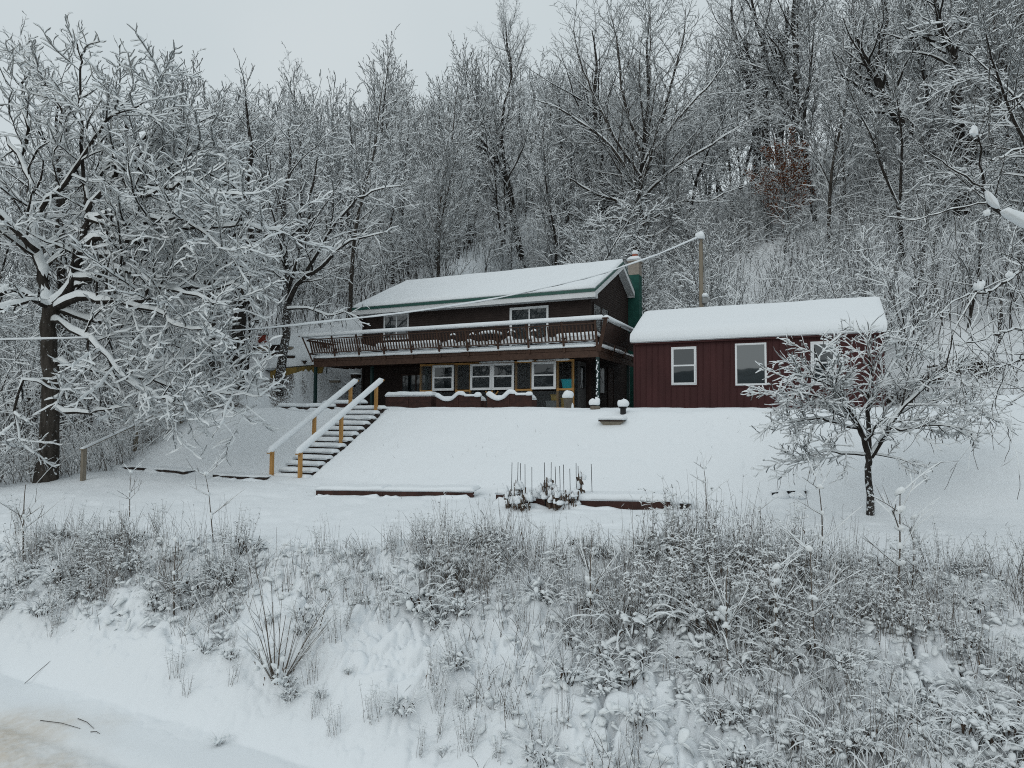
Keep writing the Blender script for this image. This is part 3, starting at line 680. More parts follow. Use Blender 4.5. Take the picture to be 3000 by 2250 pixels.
mb = MB(); mb.box(-9.5, PR-.1, PT+.14, PT+.5, 1.10, 1.14); pc(mb.build('shelf', PINE))
bk = empty('bucket', W(-9.20, PT+.33, 1.142)); tag(bk, 'turquoise plastic tub on a shelf inside the porch corner', 'tub')
mb = MB()
mb.hexa([(-.19, -.14, 0), (.19, -.14, 0), (.19, .14, 0), (-.19, .14, 0), (-.25, -.18, .38), (.25, -.18, .38), (.25, .18, .38), (-.25, .18, .38)]); mb.build('body', TEAL, bk, .02)
mb = MB(); mb.lbox(-.265, .265, -.195, .195, .381, .41); mb.build('rim', TEAL, bk, .008); bk.rotation_euler[2] = -TH
def lid_box(name, s0, s1, t0, t1, z0, z1, mat, label, cat):
    e = empty(name, W((s0+s1)/2, (t0+t1)/2, z0), -TH); tag(e, label, cat); w, d, h = (s1-s0)/2, (t1-t0)/2, z1-z0
    mb = MB(); mb.hexa([(-w*.9, -d*.9, 0), (w*.9, -d*.9, 0), (w*.9, d*.9, 0), (-w*.9, d*.9, 0), (-w, -d, h*.85), (w, -d, h*.85), (w, d, h*.85), (-w, d, h*.85)]); mb.build('body', mat, e, .01)
    mb = MB(); mb.lbox(-w-.015, w+.015, -d-.015, d+.015, h*.852, h); mb.build('lid', mat, e, .008); return e
gfl = .34
lid_box('storage_tub', -10.15, -9.6, PT+.2, PT+.6, gfl, .66, GREYP, 'long grey storage tub on the porch floor', 'tub')
lid_box('yellow_crate', -9.95, -9.62, PT+.25, PT+.55, .665, .92, YELLOW, 'yellow crate standing on the grey tub in the porch', 'crate')
lid_box('yellow_pail', -9.5, -9.32, PT+.25, PT+.45, gfl, .78, YELLOW, 'narrow yellow pail on the porch floor by the corner stud', 'pail')
lid_box('plastic_bin', -9.24, -9.0, PT+.2, PT+.5, gfl, .52, GREYP, 'small pale grey bin on the porch floor behind the pot', 'bin')

# ------------------------------------------------------------------ shed
shed = empty('shed', W(-2.1, 24.8, .35)); tag(shed, 'long maroon metal clad shed with three windows and a thick rounded snow load', 'shed')
def sh(o): return adopt(o, shed)
A0, A1, AT, AB = -6.32, 2.12, 24.8, 29.2
def ribbed(o, d, n, L, z0, z1f, step=.238):
    mb = MB(); o = Vector(o); d = Vector(d); n = Vector(n); up = Vector((0, 0, 1)); x = 0; prof = []
    while x < L: prof += [(x, 0), (x+step-.05, 0), (x+step-.038, .020), (x+step-.012, .020)]; x += step
    prof = [(q, k) for q, k in prof if q < L]+[(L, 0)]
    # two faint ribs between
    for (a, ka), (b, kb) in zip(prof[:-1], prof[1:]):
        P = lambda q, k, z: o+d*q+n*k+up*z
        mb.add([P(a, ka, z0), P(b, kb, z0), P(b, kb, z1f(b)), P(a, ka, z1f(a))], [(0, 1, 2, 3)])
    return mb.build('wall', SHEDM)
sh(ribbed(W(A0, AT, 0), sdv, ntd, A1-A0, .1, lambda q: 2.92))
gz = lambda q: 2.92+(q if q < 2.2 else 4.4-q)*.54
sh(ribbed(W(A1, AT, 0), tdv, sdv, AB-AT, .1, gz)); sh(ribbed(W(A0, AB, 0), tuple(-TD), tuple(-SD), AB-AT, .1, gz))
mb = MB(); mb.box(A0, A1, AB-.05, AB, .1, 2.9); sh(mb.build('wall', SHEDM))
mb = MB(); mb.box(A0-.025, A0+.05, AT-.03, AT-.001, .1, 2.9); mb.box(A1-.05, A1+.025, AT-.03, AT-.001, .1, 2.9); sh(mb.build('corner_trim', SHEDM))
mb = MB(); slab(mb, A0-.1, A1+.1, AT-.14, 2.90, 27.0, 4.09, .07); slab(mb, A0-.1, A1+.1, 27.0, 4.088, AB+.14, 2.90, .07); sh(mb.build('roof', SHEDM))
mb = MB(); mb.box(A0+.06, A1-.06, AT-.14, AT-.03, 2.80, 2.835); sh(mb.build('eave_trim', SHEDM))
sh(snow_sheet('roof_snow', W(A0-.08, AT-.15, 2.87), W(A1+.08, AT-.15, 2.87), W(A1+.08, 27.03, 4.07), W(A0-.08, 27.03, 4.07), .46, .34, None, 130, 40, .03, .7, .03, 6, emin=.80, bulge=.10))
sh(snow_sheet('roof_snow', W(A0-.08, 26.8, 4.10), W(A1+.08, 26.8, 4.10), W(A1+.08, AB+.1, 2.92), W(A0-.08, AB+.1, 2.92), .42, .3, None, 60, 20, .03, .7, .04, 7))
shw = lambda o: sh(o)
# dark edge trim round the openings
mb = MB()
for s0, s1, z0, z1 in ((-4.94, -3.91, 1.16, 2.70), (-2.64, -1.47, 1.11, 2.74), (-.14, .76, 1.08, 2.70)):
    mb.box(s0, s1, AT-.026, AT+.0, z0, z0+.05); mb.box(s0, s1, AT-.026, AT+.0, z1-.05, z1); mb.box(s0, s0+.05, AT-.0255, AT+.0, z0+.05, z1-.05); mb.box(s1-.05, s1, AT-.0255, AT+.0, z0+.05, z1-.05)
sh(mb.build('window_trim', SHEDM))
window(shed, -4.89, -3.96, 1.21, 2.65, AT-.03, 'hung', .045, WHITE, GLASSB, .02, 'window', shw)
window(shed, -2.59, -1.52, 1.16, 2.69, AT-.03, 'fixed', .075, WHITE, GLASSM, .02, 'window', shw)
window(shed, -.09, .71, 1.13, 2.65, AT-.03, 'hung', .06, WHITE, GLASSB, .02, 'window', shw)
# ------------------------------------------------------------------ yard: planters, pots, stairs, timbers, rails
def pbox(name, label, a, b, t, z0, z1, seed, wavy):
    e = empty(name, W((a+b)/2, t, z0), -TH); tag(e, label, 'planter', 'brown wooden planter boxes on the terrace edge')
    w = (b-a)/2; h = z1-z0; mb = MB()
    def topz(x):                                     # scalloped top edge of the front board
        if not wavy: return h
        q = (x+w)/(2*w); return h-.20*max(0, sin(pi*min(1, q/.52)))**1.3*(q < .52)+.05*sin(pi*min(1, max(0, (q-.40)/.26)))-.03*(q > .66)
    n = 40; vs = []
    for i in range(n+1):
        x = -w+2*w*i/n
        for y in (-.25, -.21): vs += [(x, y, -.1), (x, y, topz(x))]
    mb.add(vs, [f for i in range(n) for b in (4*i,) for f in ((b, b+4, b+5, b+1), (b+6, b+2, b+3, b+7), (b+1, b+5, b+7, b+3))]+[(0, 1, 3, 2), (4*n, 4*n+2, 4*n+3, 4*n+1)])
    mb.build('front_board', REDT, e)
    mb = MB()
    for k in (1, 2): mb.lbox(-w+.01, w-.01, -.256, -.2505, k*h/3-.008-.04, k*h/3+.0-.04)
    mb.build('board_gap', TIMBER, e)
    mb = MB(); mb.lbox(-w, w, .21, .25, 0, h-.22*wavy); mb.build('back_board', REDT, e)
    for x in (-w, w-.04): mb = MB(); mb.lbox(x+.001, x+.039, -.209, .209, 0, h-.22*wavy); mb.build('end_board', REDT, e)
    mb = MB(); mb.lbox(-.03, .03, -.272, -.257, 0, h-.02); mb.build('batten', REDT, e)
    def dip(U, V):
        if not wavy: return 1+.12*np.sin(U*19+seed)
        return 1.0+.0*U
    hb = h-.24*wavy; o = snow_sheet('snow', (-w+.0, -.25+.05*wavy, hb), (w, -.25+.05*wavy, hb), (w, .25, hb), (-w, .25, hb), .20, .13, e, 60, 14, .035, 2.2, .035*(1-wavy), seed, .10*(1-wavy))
    if wavy:
        for x0, x1, hh, sd in ((-w-.03, w*.30, .13, seed), (w*.26, w*.80, .06, seed+1), (w*.72, w+.04, .12, seed+2)):
            n = 22; snow_bar('snow', [(x0+(x1-x0)*i/(n-1), -.235, topz(x0+(x1-x0)*i/(n-1))-.012) for i in range(n)], .17, hh, e, 9, .25, 2.5, sd)
    return e
pbox('planter', 'reddish brown planter box with an even snow cap, nearest the stairs', -16.25, -14.02, 22.6, .15, .80, 2, False)
pbox('planter', 'reddish brown planter box with drooping snow, middle of the three', -13.73, -11.72, 22.5, .15, .84, 3, True)
pbox('planter', 'reddish brown planter box with drooping snow beside the snow capped pot', -11.33, -9.48, 22.3, .15, .86, 5, True)
e = empty('flower_pot', W(-8.0, 21.9, .28)); tag(e, 'grey brown pot with a tall pad of snow near the porch corner', 'pot')
mb = MB(); mb.lathe((0, 0, 0), [(.12, -.05), (.16, .33), (.175, .33), (.175, .37), (.14, .37)], 18); mb.build('body', POTM, e)
snow_ball('snow', (0, 0, .40), .20, .17, e, seed=2)
snow_ball('snow', (.14, .0, .03), .07, .13, e, seed=5)
e = empty('stone_block', W(-6.2, 19.45, .27)); tag(e, 'small stone topped by a snow ball at the foot of the green corner post', 'stone')
mb = MB(); mb.lathe((0, 0, 0), [(.14, -.08), (.16, .0), (.15, .06), (.1, .07)], 12); mb.build('body', POTM, e)
snow_ball('snow', (0, 0, .10), .17, .13, e, 24, .4, seed=7)
e = empty('vent_pipe', W(-5.08, 18.6, .1)); tag(e, 'short black vent pipe with a round snow cap on the slope', 'pipe')
mb = MB(); mb.tube([(0, 0, -.3), (0, 0, .15)], .085, 16); mb.build('pipe', BLACKM, e)
mb = MB(); mb.lathe((0, 0, .15), [(.11, 0), (.12, .02), (.09, .03)], 16); mb.build('cap', BLACKM, e)
snow_ball('snow', (0, 0, .21), .15, .12, e, 24, .4, seed=3)
e = empty('planting_trough', W(-5.25, 18.12, -.2), -TH); tag(e, 'shallow weathered wooden trough half buried in the slope below the pipe', 'trough')
mb = MB(); mb.hexa([(-.22, -.14, -.06), (.22, -.14, -.06), (.26, .25, -.06), (-.26, .25, -.06), (-.35, -.22, .10), (.35, -.22, .10), (.35, .3, .10), (-.35, .3, .10)]); mb.build('body', GREYW, e, .01)
mb = MB(); mb.lbox(-.36, .36, -.236, -.223, .07, .115); mb.build('rim', TIMBER, e)
snow_sheet('snow', (-.37, -.23, .115), (.37, -.23, .115), (.37, .32, .115), (-.37, .32, .115), .13, .14, e, 24, 10, .03, 3, .01, 5)

# stairs of timber treads up the slope, two handrails
stair = empty('stairs', W(-14.2, 15, -1.95)); tag(stair, 'flight of snow covered timber steps climbing the lawn slope to the terrace', 'steps')
b0 = at_d(790, 1405, 19.9); b1 = at_d(877, 1405, 19.5)
sL = b0@SD; sR = b1@SD; tb0 = b1@TD
NST = 13; ZS0, ZS1 = -2.02, .12; TS0, TS1 = tb0+.05, 18.70
for k in range(NST):
    t_ = TS0+(TS1-TS0)*k/(NST-1); z = ZS0+(ZS1-ZS0)*k/(NST-1); j = random.uniform(-.04, .04)
    mb = MB(); mb.box(sL+.03+j*.5, sR+.22+j, t_, t_+.15, z-.02, z+.125); stp = adopt(mb.build('step', TIMBER, bevel=.012), stair)
    mb = MB(); mb.box(sL+.03+j*.5, sR+.22+j, t_+.152, t_+.36, z-.06, z+.10); q = mb.build('tread', TIMBER); q.parent = stp; q.matrix_parent_inverse = Matrix.Identity(4)
    q = snow_sheet('snow', W(sL-.02, t_-.02, z+.105), W(sR+.20+j, t_-.02, z+.105), W(sR+.20+j, t_+.33, z+.105), W(sL-.02, t_+.33, z+.105), .140, .10, None, 24, 8, .018, 2.5, .02, k+2, .07)
    q.parent = stp; q.matrix_parent_inverse = Matrix.Identity(4)
def handrail(name, label, posts, s, mat, snow, ext=(.22, .28), w=.15, base=None, cat='handrail', group=None, sec=.10):
    """posts: (t, s, ground z, top z)"""
    e = empty(name, W(posts[0][1], posts[0][0], posts[0][2])); tag(e, label, cat, group)
    for t, s_, z0, z1 in posts: mb = MB(); mb.box(s_-sec/2, s_+sec/2, t-sec/2, t+sec/2, z0-.3, z1); adopt(mb.build('post', mat, bevel=.006), e)
    a = np.array(W(posts[0][1], posts[0][0], posts[0][3]+.02)); b = np.array(W(posts[-1][1], posts[-1][0], posts[-1][3]+.02)); d = (b-a)/np.linalg.norm(b-a)
    pts = [a-d*ext[0]]+[np.array(W(s_, t, z1+.02)) for t, s_, z0, z1 in posts[1:-1]]+[b+d*ext[1]]
    mb = MB()
    for p, q in zip(pts[:-1], pts[1:]): mb.bar(p, q, w, .045)
    r = adopt(mb.build('rail', mat), e)
    if snow:
        up = np.cross(np.cross(d, [0, 0, 1]), d); up /= np.linalg.norm(up)
        q = snow_bar('snow', [p+up*.022 for p in pts], w+.03, snow, None, 11, .08, 1.4, 6); q.parent = r; q.matrix_parent_inverse = Matrix.Identity(4)
    return e
HR = lambda k: (TS0+(TS1-TS0)*k)
zr = lambda k: ZS0+(ZS1-ZS0)*k
for s_, lab, off in ((sL, 'snow laden yellow wooden handrail on the uphill left side of the steps', 0.), (sR+.02, 'snow laden yellow wooden handrail on the right side of the steps, nearer the lawn', .0)):
    handrail('handrail', lab, [(HR(k)-.05, s_, zr(k), zr(k)+.93) for k in (0.0, .5, 1.0)], s_, PINE, .125, (.17, .42), .15)
p1, p2, p3 = ground_hit(243, 1408), ground_hit(396, 1320), ground_hit(531, 1240)
rr_p = []
for p, hpx in ((p1, .98), (p2, .95), (p3, .95)): s_, t_ = st(p[0], p[1]); rr_p.append((t_, s_, p[2], p[2]+hpx))
handrail('handrail', 'bare weathered grey handrail at the edge of the woods by the big oak', rr_p, 0, GREYW, .03, (.12, .6), .12, sec=.12)

def timber(name, label, pts, h, w, mat, seed, snow=.11, group=None, cat='retaining timber', sink=.05):
    """a low edging timber following the ground; pts = ground points along its front face"""
    P = [np.array(p, float) for p in pts]; c = P[0]
    e = empty(name, tuple(P[0])); tag(e, label, cat, group)
    for a, b in zip(P[:-1], P[1:]):
        d = b-a; d[2] = 0; d /= np.linalg.norm(d); n = np.array([-d[1], d[0], 0])
        mb = MB(); lo = [a-[0, 0, sink], b-[0, 0, sink], b+n*w-[0, 0, sink], a+n*w-[0, 0, sink]]
        mb.hexa(lo+[a+[0, 0, h], b+[0, 0, h], b+n*w+[0, 0, h], a+n*w+[0, 0, h]]); adopt(mb.build('beam', mat, bevel=.012), e)
        ln = np.linalg.norm(b-a)
        adopt(snow_sheet('snow', a+[0, 0, h], b+[0, 0, h], b+n*(w+.5)+[0, 0, h+.02], a+n*(w+.5)+[0, 0, h+.02], snow, .12, None, max(20, int(ln*9)), 10, .03, 1.6, .02, seed, .07), e)
        m_ = max(3, int(ln/.35)); rj = random.Random(seed)
        adopt(snow_bar('snow', [a+(b-a)*i/m_-n*(.05+.05*rj.random())+[0, 0, -.06+.035*rj.random()] for i in range(m_+1)], .24, .10, None, 7, .9, 2.4, seed), e)
    return e
def G(px, py): return ground_hit(px, py)
timber('retaining_timber', 'long straight red brown edging timber on the lower lawn, left of the flower bed', [G(925, 1449), G(1120, 1453), G(1385, 1458)], .13, .14, REDT, 3)
timber('retaining_timber', 'red brown timber edge holding the staked flower bed on the lower lawn', [G(1452, 1470), G(1640, 1487), G(1968, 1494)], .17, .14, REDT, 5, .15)
timber('retaining_timber', 'dark short timber ending by the weeds right of the flower bed', [G(1992, 1492), G(2026, 1492)], .12, .14, TIMBER, 9)
timber('retaining_timber', 'low dark timber curb along the foot of the slope, left of the steps', [G(622, 1400), G(700, 1404), G(782, 1404)], .07, .14, TIMBER, 7, .05)
timber('retaining_timber', 'low dark stone edging below the left slope, beside the grey handrail', [G(335, 1373), G(430, 1380), G(540, 1391)], .09, .14, TIMBER, 8, .05)
timber('retaining_timber', 'dark timber at the top of the slope under the left deck post', [G(813, 1199), G(900, 1201), G(975, 1199)], .10, .16, TIMBER, 4, .13)
pa, pb = W(-16.95, 19.3, .26), W(-15.35, 19.3, .26)
timber('retaining_timber', 'red brown plank edge with a snow roll at the head of the steps', [np.array(pa), np.array(pb)], .19, .16, REDT, 6, .14)
timber('lawn_edging', 'thin black scalloped edging mostly buried in the lawn beside the small tree', [G(2262, 1447), G(2310, 1449), G(2362, 1452)], .06, .05, BLACKM, 2, .04, None, 'edging')
# raised yellow wall with a heap of snow, timbers and box up the left slope
g0, g1 = G(795, 1108), G(950, 1098)
g0 = np.array(g0)-[0, 0, .05]; g1 = np.array(g1)-[0, 0, .05]
e = empty('raised_bed', tuple(g0)); tag(e, 'curved raised bed of mossy yellow boards heaped with snow behind the deck post', 'raised bed')
d = g1-g0; ln = np.linalg.norm(d); ux = d/ln; uy = np.array([-ux[1], ux[0], 0]); uy /= np.linalg.norm(uy)
vs = []; n = 22
for i in range(n+1):
    q = i/n; x = ln*q; y = .5*(1-(2*q-1)**2)**.5*-.35 if True else 0
    for z in (-.4, .50): p = g0+ux*x+uy*(y+.05); vs.append((p[0], p[1], p[2]+z))
mb = MB(); mb.add(vs, [(2*i, 2*i+2, 2*i+3, 2*i+1) for i in range(n)], True)
mb.add([(p[0]+uy[0]*.06, p[1]+uy[1]*.06, p[2]) for p in vs], [(2*i+1, 2*i+3, 2*i+2, 2*i) for i in range(n)], True); adopt(mb.build('boards', YWALL), e)
A_ = g0+uy*.02+[0, 0, .46]; B_ = g1+uy*.02+[0, 0, .46]
adopt(snow_sheet('snow', A_, B_, B_+uy*1.5+[0, 0, .1], A_+uy*1.5+[0, 0, .1], .48, .6, None, 40, 20, .06, 1.2, .08, 5, .05), e)
def blk(name, label, cat, c, sx, sy, sz, mat, cap=.08, rz=0., extra=None):
    e = empty(name, c, rz); tag(e, label, cat); mb = MB(); mb.lbox(-sx/2, sx/2, -sy/2, sy/2, 0, sz); mb.build('body', mat, e, .015)
    if extra: mb = MB(); mb.lbox(-sx/2-.02, sx/2+.02, -sy/2-.02, sy/2+.02, sz+.001, sz+.06); mb.build('lid', extra, e, .01); sz += .061
    if cap: snow_sheet('snow', (-sx/2, -sy/2, sz), (sx/2, -sy/2, sz), (sx/2, sy/2, sz), (-sx/2, sy/2, sz), cap, min(.1, cap), e, 16, 8, .015, 2, .015, int(sx*10))
    return e
def put(px, py, d): p = ground_hit(px, py); return (p[0], p[1], p[2]-.04)
blk('beehive', 'faded red wooden box with a grey lid standing among the timber steps', 'box', put(770, 1003, 32), .44, .42, .42, REDP, .14, .2, GREYP)
for (px, py, d, sx, sz, m, lab) in ((757, 1022, 32, .5, .18, TIMBER, 'dark timber block left of and below the red box'), (775, 1033, 31.6, .62, .34, GREYW, 'grey stump like block just below the red box'), (812, 1026, 31.8, .8, .30, TIMBER, 'dark timber block right of the red box'), (846, 1023, 31.6, .42, .16, GREYW, 'grey board end behind the leaning tree trunk'), (800, 1042, 31, 1.0, .2, TIMBER, 'long dark timber tread in the hillside steps, middle one'), (848, 1048, 30.6, .5, .16, TIMBER, 'short dark timber tread right of the leaning trunk'), (866, 1064, 30.2, 1.1, .16, TIMBER, 'lowest long dark timber above the yellow raised bed')):
    blk('hillside_timber', lab, 'timber', put(px, py, d), sx, .25, sz, m, .09, -.15)
e = empty('stepping_plank', put(972, 1122, 29)); tag(e, 'grey plank shelf sticking out of the snow behind the steps', 'plank')
mb = MB(); mb.lbox(-.36, .42, -.15, .15, 0, .11); mb.build('plank', GREYW, e, .01); snow_sheet('snow', (-.36, -.15, .11), (.42, -.15, .11), (.42, .15, .11), (-.36, .15, .11), .07, .07, e, 12, 6, .01, 2, .01, 3)
for k, (px, py, d) in enumerate(((1003, 1150, 27.5), (1018, 1132, 27.8), (1034, 1112, 28.2))):   # side stair behind the house corner
    blk('side_step', ('lowest', 'middle', 'topmost')[k]+' dark step of the snowy side stair at the left house corner', 'step', put(px, py, d), .8, .35, .16, TIMBER, .09, -TH)
e = empty('green_stake', put(957, 1100, 29)); tag(e, 'thin green metal fence stake left of the house corner', 'stake'); mb = MB(); mb.tube([(0, 0, -.3), (0, 0, .85)], .022, 6); mb.build('stake', GREEND, e)

# flower bed stakes and snow smothered plants
for k, (px, py, q) in enumerate(((1498, 1425, 1355), (1515, 1400, 1354), (1523, 1395, 1357), (1539, 1425, 1360), (1559, 1405, 1368), (1598, 1428, 1355), (1614, 1390, 1354), (1630, 1410, 1367), (1643, 1405, 1365), (1653, 1403, 1361), (1672, 1420, 1373), (1689, 1430, 1357), (1697, 1390, 1365), (1736, 1440, 1359))):
    d = 14.6+.3*((k*7) % 5)/5; p = at_d(px, py, d); top = at_d(px, q, d)
    gz_ = Hs(p[0], p[1]); e = empty('garden_stake', (p[0], p[1], gz_)); tag(e, 'thin dark stake standing upright in the snowy flower bed', 'stake', 'garden stakes in the flower bed')
    mb = MB(); mb.tube([(0, 0, -.1), (top[0]-p[0]+random.uniform(-.03, .03), 0, top[2]-gz_)], .0075, 5); mb.build('stake', BLACKM, e)
def bed_plant(px, py, d, h, w, label, seed):
    R = random.Random(seed); p = at_d(px, py, d); z = Hs(p[0], p[1]); e = empty('bed_plant', (p[0], p[1], z)); tag(e, label, 'plant', 'snow smothered plants in the flower bed')
    mb = MB()
    for k in range(int(46*w/.5)):                    # hanging dead leaves
        a = R.uniform(0, 2*pi); r = w*.5*sqrt(R.random()); zz = R.uniform(.02, h*.9); l = R.uniform(.05, .13); x, y = r*cos(a), r*sin(a); b = R.uniform(0, pi); q = .02
        mb.add([(x-q*cos(b), y-q*sin(b), zz), (x+q*cos(b), y+q*sin(b), zz), (x+q*cos(b)+.02, y+q*sin(b), zz-l), (x-q*cos(b)+.02, y-q*sin(b), zz-l)], [(0, 1, 2, 3)])
    for k in range(8): a = R.uniform(0, 6.3); r = w*.4*R.random(); mb.tube([(r*cos(a), r*sin(a), -.05), (r*1.3*cos(a), r*1.3*sin(a), h*R.uniform(.7, 1.05))], .010, 5)
    mb.build('dead_leaves', LEAFD, e)
    for k in range(int(15*w/.4)):
        a = R.uniform(0, 6.3); r = w*.5*sqrt(R.random()); zz = h*R.uniform(.25, 1)*(1-r/w*.5)
        snow_ball('snow', (r*cos(a), r*sin(a), zz), R.uniform(.035, .10)*(.6+w*.5), R.uniform(.04, .09), e, 14, .6, R.randint(1, 90))
bed_plant(1493, 1432, 14.6, .40, .30, 'small snow covered clump leftmost in the flower bed', 1)
bed_plant(1519, 1436, 14.5, .62, .34, 'taller snow covered clump around the three close stakes', 2)
bed_plant(1534, 1440, 14.4, .34, .28, 'low round snow covered clump in front of the three close stakes', 3)
bed_plant(1558, 1425, 14.8, .26, .20, 'tiny snow covered tuft under the tilted stake', 4)
bed_plant(1606, 1432, 14.6, .66, .44, 'broad leafy brown clump with a snow hood in the middle of the bed', 5)
bed_plant(1634, 1444, 14.3, .42, .42, 'low wide heap of snow covered leaves in front of the leafy brown clump', 6)
bed_plant(1672, 1444, 14.3, .38, .36, 'snow covered clump in front of the brown leafy spike', 7)
bed_plant(1700, 1436, 14.5, .80, .18, 'narrow upright brown leafy spike in the flower bed', 8)
bed_plant(1732, 1442, 14.5, .28, .18, 'small dark tuft at the rightmost stake of the bed', 9)

# utility pole and the two snow covered service wires
pp = at_d(2055, 900, 29.2); zt = at_d(2052, 702, 29.2)[2]
e = empty('utility_pole', (pp[0], pp[1], Hs(pp[0], pp[1]))); tag(e, 'grey brown utility pole with conduit behind the shed roof', 'utility pole'); z0 = Hs(pp[0], pp[1]); hh = zt-z0
mb = MB(); mb.tube([(0, 0, -.3), (0, 0, hh)], [.125, .09], 12); mb.build('pole', POLEW, e)
mb = MB(); mb.tube([(.16, -.03, -.2), (.15, -.03, hh*.55), (.13, -.03, hh-.6)], .035, 6); mb.build('conduit', GREYP, e)
mb = MB(); mb.lbox(-.02, .22, -.26, -.12, hh*.62, hh*.62+.28); mb.build('meter_box', GREYP, e, .02); snow_ball('snow', (.1, -.19, hh*.62+.29), .14, .12, e, seed=4)
mb = MB(); mb.tube([(-.12, -.05, .5), (-.12, -.05, hh*.27), (-.20, -.05, hh*.27+.12), (-.32, -.05, hh*.27+.12), (-.40, -.05, hh*.27+.02)], .045, 8); mb.build('bent_pipe', GREYP, e)
mb = MB(); mb.tube([(0, 0, hh-.25), (-.12, -.1, hh-.05), (-.2, -.12, hh-.08)], .03, 6); mb.build('weatherhead', GREYP, e)
snow_ball('snow', (-.06, -.03, hh+.02), .20, .20, e, 24, .35, seed=9)
mb = MB(); mb.tube([(.05, -.12, hh-.1), (.28, -.14, hh-.5), (.36, -.1, hh-1.3)], .03, 6); mb.build('loop_wire', GREYP, e)
PA = np.array([pp[0]-.15, pp[1]-.12]); q_ = at_d(0, 995, 19.0); PB = np.array([q_[0], q_[1]]); dd = PB-PA; nn = np.array([dd[1], -dd[0]])
def on_wire(px, py):
    r = ray(px, py); k = (PA@nn)/(r[0]*nn[0]+r[1]*nn[1]); return r*k
wp = [on_wire(*p) for p in ((2043, 697), (1930, 745), (1831, 780), (1731, 812), (1560, 852), (1400, 885), (1200, 915), (1031, 935), (850, 955), (678, 970), (452, 984), (230, 991), (0, 996))]
wp += [wp[-1]+(wp[-1]-wp[-2])*2.5]
def smooth_pts(P, n=8):
    out = []; P = [np.array(p) for p in P]
    for i in range(len(P)-1):
        a = P[max(i-1, 0)]; b = P[i]; c = P[i+1]; d = P[min(i+2, len(P)-1)]
        for k in range(n): u = k/n; out.append(.5*((2*b)+(-a+c)*u+(2*a-5*b+4*c-d)*u*u+(-a+3*b-3*c+d)*u**3))
    return out+[P[-1]]
wp = smooth_pts(wp)
e = empty('service_wire', tuple(wp[0])); tag(e, 'twisted service wire carrying snow from the utility pole down across the house front', 'wire')
mb = MB(); mb.tube([tuple(p+np.array([0, 0, .012*sin(i*1.7)])) for i, p in enumerate(wp)], .016, 6); adopt(mb.build('cable', BLACKM), e)
adopt(snow_bar('snow', [p+[0, 0, .008] for p in wp], .050, .050, None, 7, .5, .8, 4), e)

# dark evergreen brush line on the cut above the shed
# ------------------------------------------------------------------ trees
class Tree:
    """a skeleton of tapering chains: level -> list of (points n x 3, radii)"""
    def __init__(self, seed): self.R = random.Random(seed); self.ch = {}
    def add(self, lev, pts, rs): self.ch.setdefault(lev, []).append((pts, rs))
def _norm(d):
    l = sqrt(d[0]*d[0]+d[1]*d[1]+d[2]*d[2]) or 1; return (d[0]/l, d[1]/l, d[2]/l)
def _turn(R, d, ang, az):
    """direction at angle ang from d, azimuth az about it"""
    a = (0, 0, 1) if abs(d[2]) < .9 else (1, 0, 0)
    x = _norm((d[1]*a[2]-d[2]*a[1], d[2]*a[0]-d[0]*a[2], d[0]*a[1]-d[1]*a[0]))
    y = (d[1]*x[2]-d[2]*x[1], d[2]*x[0]-d[0]*x[2], d[0]*x[1]-d[1]*x[0])
    c, s = cos(ang), sin(ang); ca, sa = cos(az), sin(az)
    return tuple(d[i]*c+(x[i]*ca+y[i]*sa)*s for i in range(3))
def grow(T, p, d, L, r, lev, pr):
    R = T.R; n = pr['n'][lev]; seg = L/n; pts = [p]; rs = [r]; wob = pr['wob'][lev]; tr = pr['trop'][lev]; tip = pr.get('tip', .25)
    dirs = [d]
    for i in range(1, n+1):
        d = _norm((d[0]+R.gauss(0, wob), d[1]+R.gauss(0, wob), d[2]+R.gauss(0, wob)*.8+tr))
        p = (p[0]+d[0]*seg, p[1]+d[1]*seg, p[2]+d[2]*seg); pts.append(p); rs.append(max(pr['rmin'], r*(1-(1-tip)*(i/n)**pr.get('tp', 1)))); dirs.append(d)
    T.add(lev, pts, rs); sprout(T, pts, rs, dirs, L, lev, pr)
def sprout(T, pts, rs, dirs, L, lev, pr, nch=None, start=None):
    if lev >= pr['max']: return
    R = T.R; n = len(pts)-1
    m = nch if nch is not None else max(0, int(round(pr['kids'][lev]*R.uniform(.8, 1.2)*min(1.3, max(.4, L/pr['L'][lev])))))
    f0 = pr['start'][lev] if start is None else start; az = R.uniform(0, 6.28)
    for k in range(m):
        f = f0+(1-f0)*(k+R.random())/m; x = min(f, .999)*n; i = int(x); u = x-i
        p = tuple(pts[i][j]*(1-u)+pts[i+1][j]*u for j in range(3)); az += 2.4+R.uniform(-.5, .5)
        ang = radians(R.gauss(pr['ang'][lev], pr.get('aj', 9))*(1-pr.get('narrow', .0)*f))
        d = _turn(R, dirs[min(i+1, n)], ang, az)
        fl = pr.get('flat', 0)
        if fl: d = _norm((d[0], d[1], d[2]*(1-fl)))
        l = pr['len'][lev]*L*R.uniform(.65, 1.15)*(1-pr['sh'][lev]*(f-f0)/(1-f0+1e-6)) if lev else pr['len'][0]*L*R.uniform(.7, 1.1)*(1-pr['sh'][0]*((f-f0)/(1-f0))**1.2)*(.75+.25*min(1, (f-f0)/.15))
        rr = max(pr['rmin'], min(rs[i]*.75, pr['rk'][lev]*(rs[i]*(1-u)+rs[min(i+1, n)]*u)*(.55+.45*min(1, l/(pr['len'][lev]*L)))))
        grow(T, p, d, l, rr, lev+1, pr)

